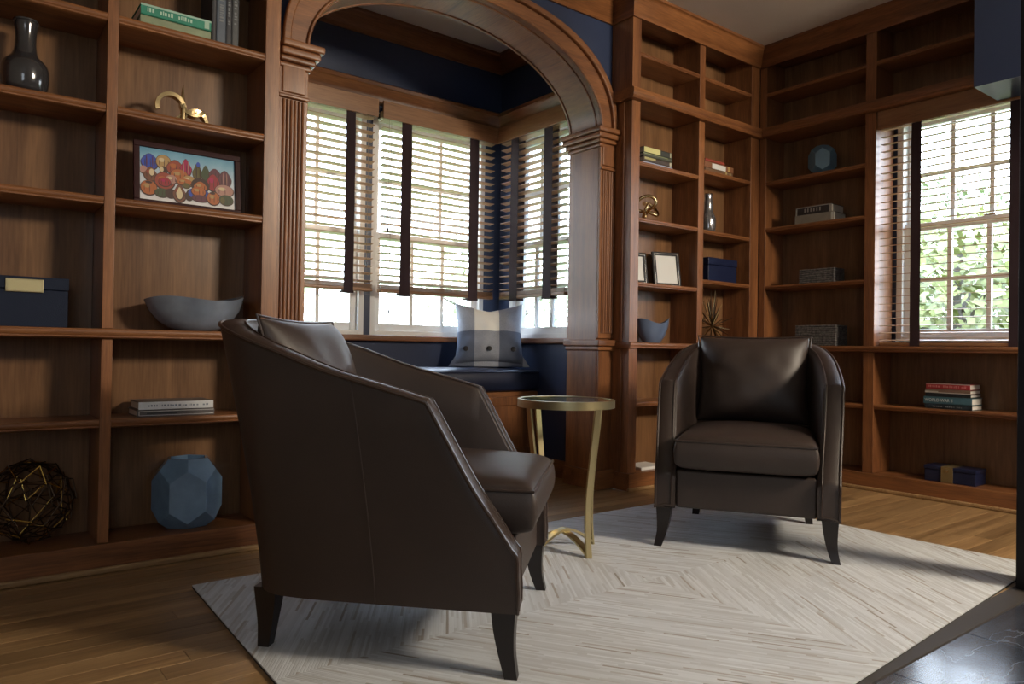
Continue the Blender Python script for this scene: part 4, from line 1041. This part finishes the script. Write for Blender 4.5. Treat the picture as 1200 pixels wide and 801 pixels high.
for i in range(54):
    a = rnd.uniform(0, 2*PI); e = rnd.uniform(-.75, 1.45); L_ = rnd.uniform(.14, .25)
    d = Vector((math.cos(a)*math.cos(e), .5*math.sin(a)*math.cos(e), math.sin(e)))
    p0 = Vector((0, 0, .12)); tip = p0+d*L_
    if tip.z < .004: tip = p0+d*((p0.z-.004)/-d.z)
    tip.x = max(-.21, min(.22, tip.x)); tip.y = max(-.08, min(.09, tip.y))
    (sp1 if i % 3 else sp2).tube([p0+(tip-p0)*.05, p0+(tip-p0)*.55, tip], .003, 5, rfn=lambda q: .0012+.0028*math.sin(PI*min(1, q*.9+.05)))
sp1.build('bronze_spike', BRONZE, s_, rel=False, smooth=True); sp2.build('gold_spike', GOLD, s_, rel=False, smooth=True)
rod = thing('book', 'slim white book lying on the bottom shelf right of the arch', 'book', (-1.0, .03, .1005))
rod.name = 'book'
B(-.10, .10, 0, .15, .0, .018).build('cover', tmat((.75, .74, .72), .4), rod, rel=False, bevel=.002)
B(-.098, .098, .003, .152, .003, .015).build('pages', PAPER, rod, rel=False)
# corner bay ornaments
v = thing('faceted_vase', 'small blue faceted ceramic vase high on the corner bay shelf', 'vase', (.098, -.395, 1.919+.0285))
fb = faceted(v, .086, .185, .040, .040, n=6, rot=R(30), mat=SLATEGLAZE if False else plain('teal_glaze', (.12, .22, .30), rough=.16, coat=.5), hole=True)
def woven(label, loc, L, D, H, rows):
    t = thing('woven_box', label, 'box', loc, 0, 'grey woven boxes in the corner bay')
    M1 = plain('woven_grey_fibre', (.13, .12, .115), rough=.8, var=.6, vscale=70, bump=.6, bscale=300)
    B(-.5*D+.004, .5*D-.004, -L/2+.004, L/2-.004, 0, H-.004).build('body', M1, t, rel=False)
    for i in range(rows):
        z = H*(i+.5)/rows; w_ = H/rows*.42; p = []
        for (ax, ay) in ((-1, -1), (1, -1), (1, 1), (-1, 1)): p.append((ax*(D/2-.003), ay*(L/2-.003)))
        pts = []
        for c in range(4):
            a, b_ = p[c], p[(c+1) % 4]
            for q in range(8): f = q/8; pts.append((a[0]+(b_[0]-a[0])*f, a[1]+(b_[1]-a[1])*f+rnd.uniform(-.001, .001), z+rnd.uniform(-.0008, .0008)))
        MB().tube(pts, w_, 6, closed=True).build('woven_strand', M1, t, rel=False, smooth=True)
    return t
woven('smaller grey woven box on the middle shelf of the corner bay', (.095, -.40, 1.221+.0285), .235, .13, .092, 7)
woven('larger grey woven box on the counter of the corner bay behind the far chair', (.095, -.40, ZCT1+.0005), .275, .14, .132, 10)
gf = thing('gift_box', 'low dark blue gift box with a gold band on the bottom shelf', 'box', (.105, -1.19, .1005))
B(-.07, .07, -.13, .13, 0, .066).build('body', NAVYGLOSS, gf, rel=False, bevel=.003)
B(-.073, .073, -.133, .133, .0665, .086).build('lid', NAVYGLOSS, gf, rel=False, bevel=.003)
gb = B(-.0745, .0745, -.018, .042, -.0, .0872).build('gold_band', plain('gold_ribbon', (.30, .22, .10), rough=.4, metal=.6, bump=.6, bscale=60), gf, rel=False, bevel=.001)
B(-.0775, -.0745, .002, .022, .058, .076).build('clasp', GOLD, gb, rel=False, bevel=.002)
# alcove ceiling light
cl = thing('ceiling_light', 'dark round flush ceiling fitting above the alcove', 'ceiling light', (-1.95, .80, ZC-.001))
MB().lathe([(.0, -.004), (.035, -.004), (.055, -.012), (.072, -.012), (.075, -.0005), (0, -.0005)], 36, cap=False).build('trim_ring', BRONZE, cl, smooth=True, rel=False)
MB().lathe([(0, -.006), (.034, -.006), (.034, -.0045), (0, -.0045)], 30, cap=False).build('lens', DARKTRIM, cl, rel=False)

# ------------------------------------------------------------------ outdoors
def grass():
    return plain('lawn_green', (.10, .16, .05), rough=.9, var=.4, vscale=1.5)
go = B(-30, 40, -30, 40, -.75, -.7).build('exterior_ground', grass()); go['kind'] = 'structure'
LEAFS = [plain('leaf_green', c, rough=.55, var=.3, vscale=3) for c in ((.13, .17, .07), (.22, .24, .08), (.09, .13, .06), (.34, .40, .22))]
BARK = plain('bark', (.16, .14, .12), rough=.9, bump=.8, bscale=40)
def tree(name, label, loc, h, cr_, n, lm, trunk=True, zc=None, seed=1, flat=1.0):
    t = thing(name, label, 'tree' if trunk else 'shrub', loc); rn = random.Random(seed)
    zc = h*.65 if zc is None else zc
    if trunk:
        m_ = MB(); m_.tube([(0, 0, 0), (.05, .03, h*.3), (-.04, .06, h*.6), (0, 0, h*.85)], .1, 10, rfn=lambda q: .11*(1-q*.75))
        for i in range(7):
            a = rn.uniform(0, 2*PI); z0 = h*rn.uniform(.3, .6); L_ = cr_*rn.uniform(.6, .95)
            m_.tube([(0, 0, z0), (math.cos(a)*L_*.5, math.sin(a)*L_*.5, z0+h*.12), (math.cos(a)*L_, math.sin(a)*L_, z0+h*.18)], .04, 7, rfn=lambda q: .045*(1-q*.8))
        m_.build('trunk', BARK, t, rel=False, smooth=True)
    vs = []; fs = []
    for i in range(n):
        while True:
            p = Vector((rn.uniform(-1, 1), rn.uniform(-1, 1), rn.uniform(-1, 1)))
            if .35 < p.length < 1: break
        p = Vector((p.x*cr_, p.y*cr_, zc+p.z*cr_*flat))
        s = rn.uniform(.07, .17); d = Vector((rn.gauss(0, 1), rn.gauss(0, 1), rn.gauss(0, .6))).normalized(); e = d.orthogonal().normalized()*.45
        b = len(vs); vs += [p, p+(d*.5+e)*s, p+d*s, p+(d*.5-e)*s]; fs.append((b, b+1, b+2, b+3))
    fo = MB().add(vs, fs).build('foliage', lm, t, rel=False, fix=False); fo['kind'] = 'stuff'
    return t
tree('yellow_green_tree', 'yellow-green leafy tree outside the right-hand window', (4.4, .4, -.7), 3.4, 1.25, 4200, LEAFS[1], seed=2, zc=1.9)
tree('garden_tree', 'darker green tree beyond the yellow-green one outside the right-hand window', (9.2, 3.1, -.7), 5, 2.4, 7500, LEAFS[0], seed=3, zc=2.4)
tree('low_shrub', 'low dark green shrub outside the right-hand window', (2.2, -.3, -.7), 1.5, .7, 1500, LEAFS[2], trunk=False, seed=4, zc=.75)
tree('garden_tree', 'leafy tree outside the alcove corner, seen past the check pillow', (1.9, 5.2, -.7), 4.0, 1.4, 1800, LEAFS[3], seed=5, zc=2.0)
tree('garden_tree', 'tall tree outside the middle alcove window', (-1.6, 7.2, -.7), 4.4, 1.6, 1800, LEAFS[3], seed=6, zc=2.0)
fn_ = thing('garden_wall', 'low pale garden wall beyond the shrubs outside the right-hand window', 'wall', (9.0, 3.5, -.7), R(-30))
B(-.15, .15, -6, 6, 0, 1.0).build('wall_body', plain('pale_render', (.65, .64, .6), rough=.9, bump=.3, bscale=30), fn_, rel=False)
B(-.20, .20, -6.05, 6.05, 1.0, 1.06).build('coping', plain('coping_stone', (.6, .6, .58), rough=.8), fn_, rel=False)
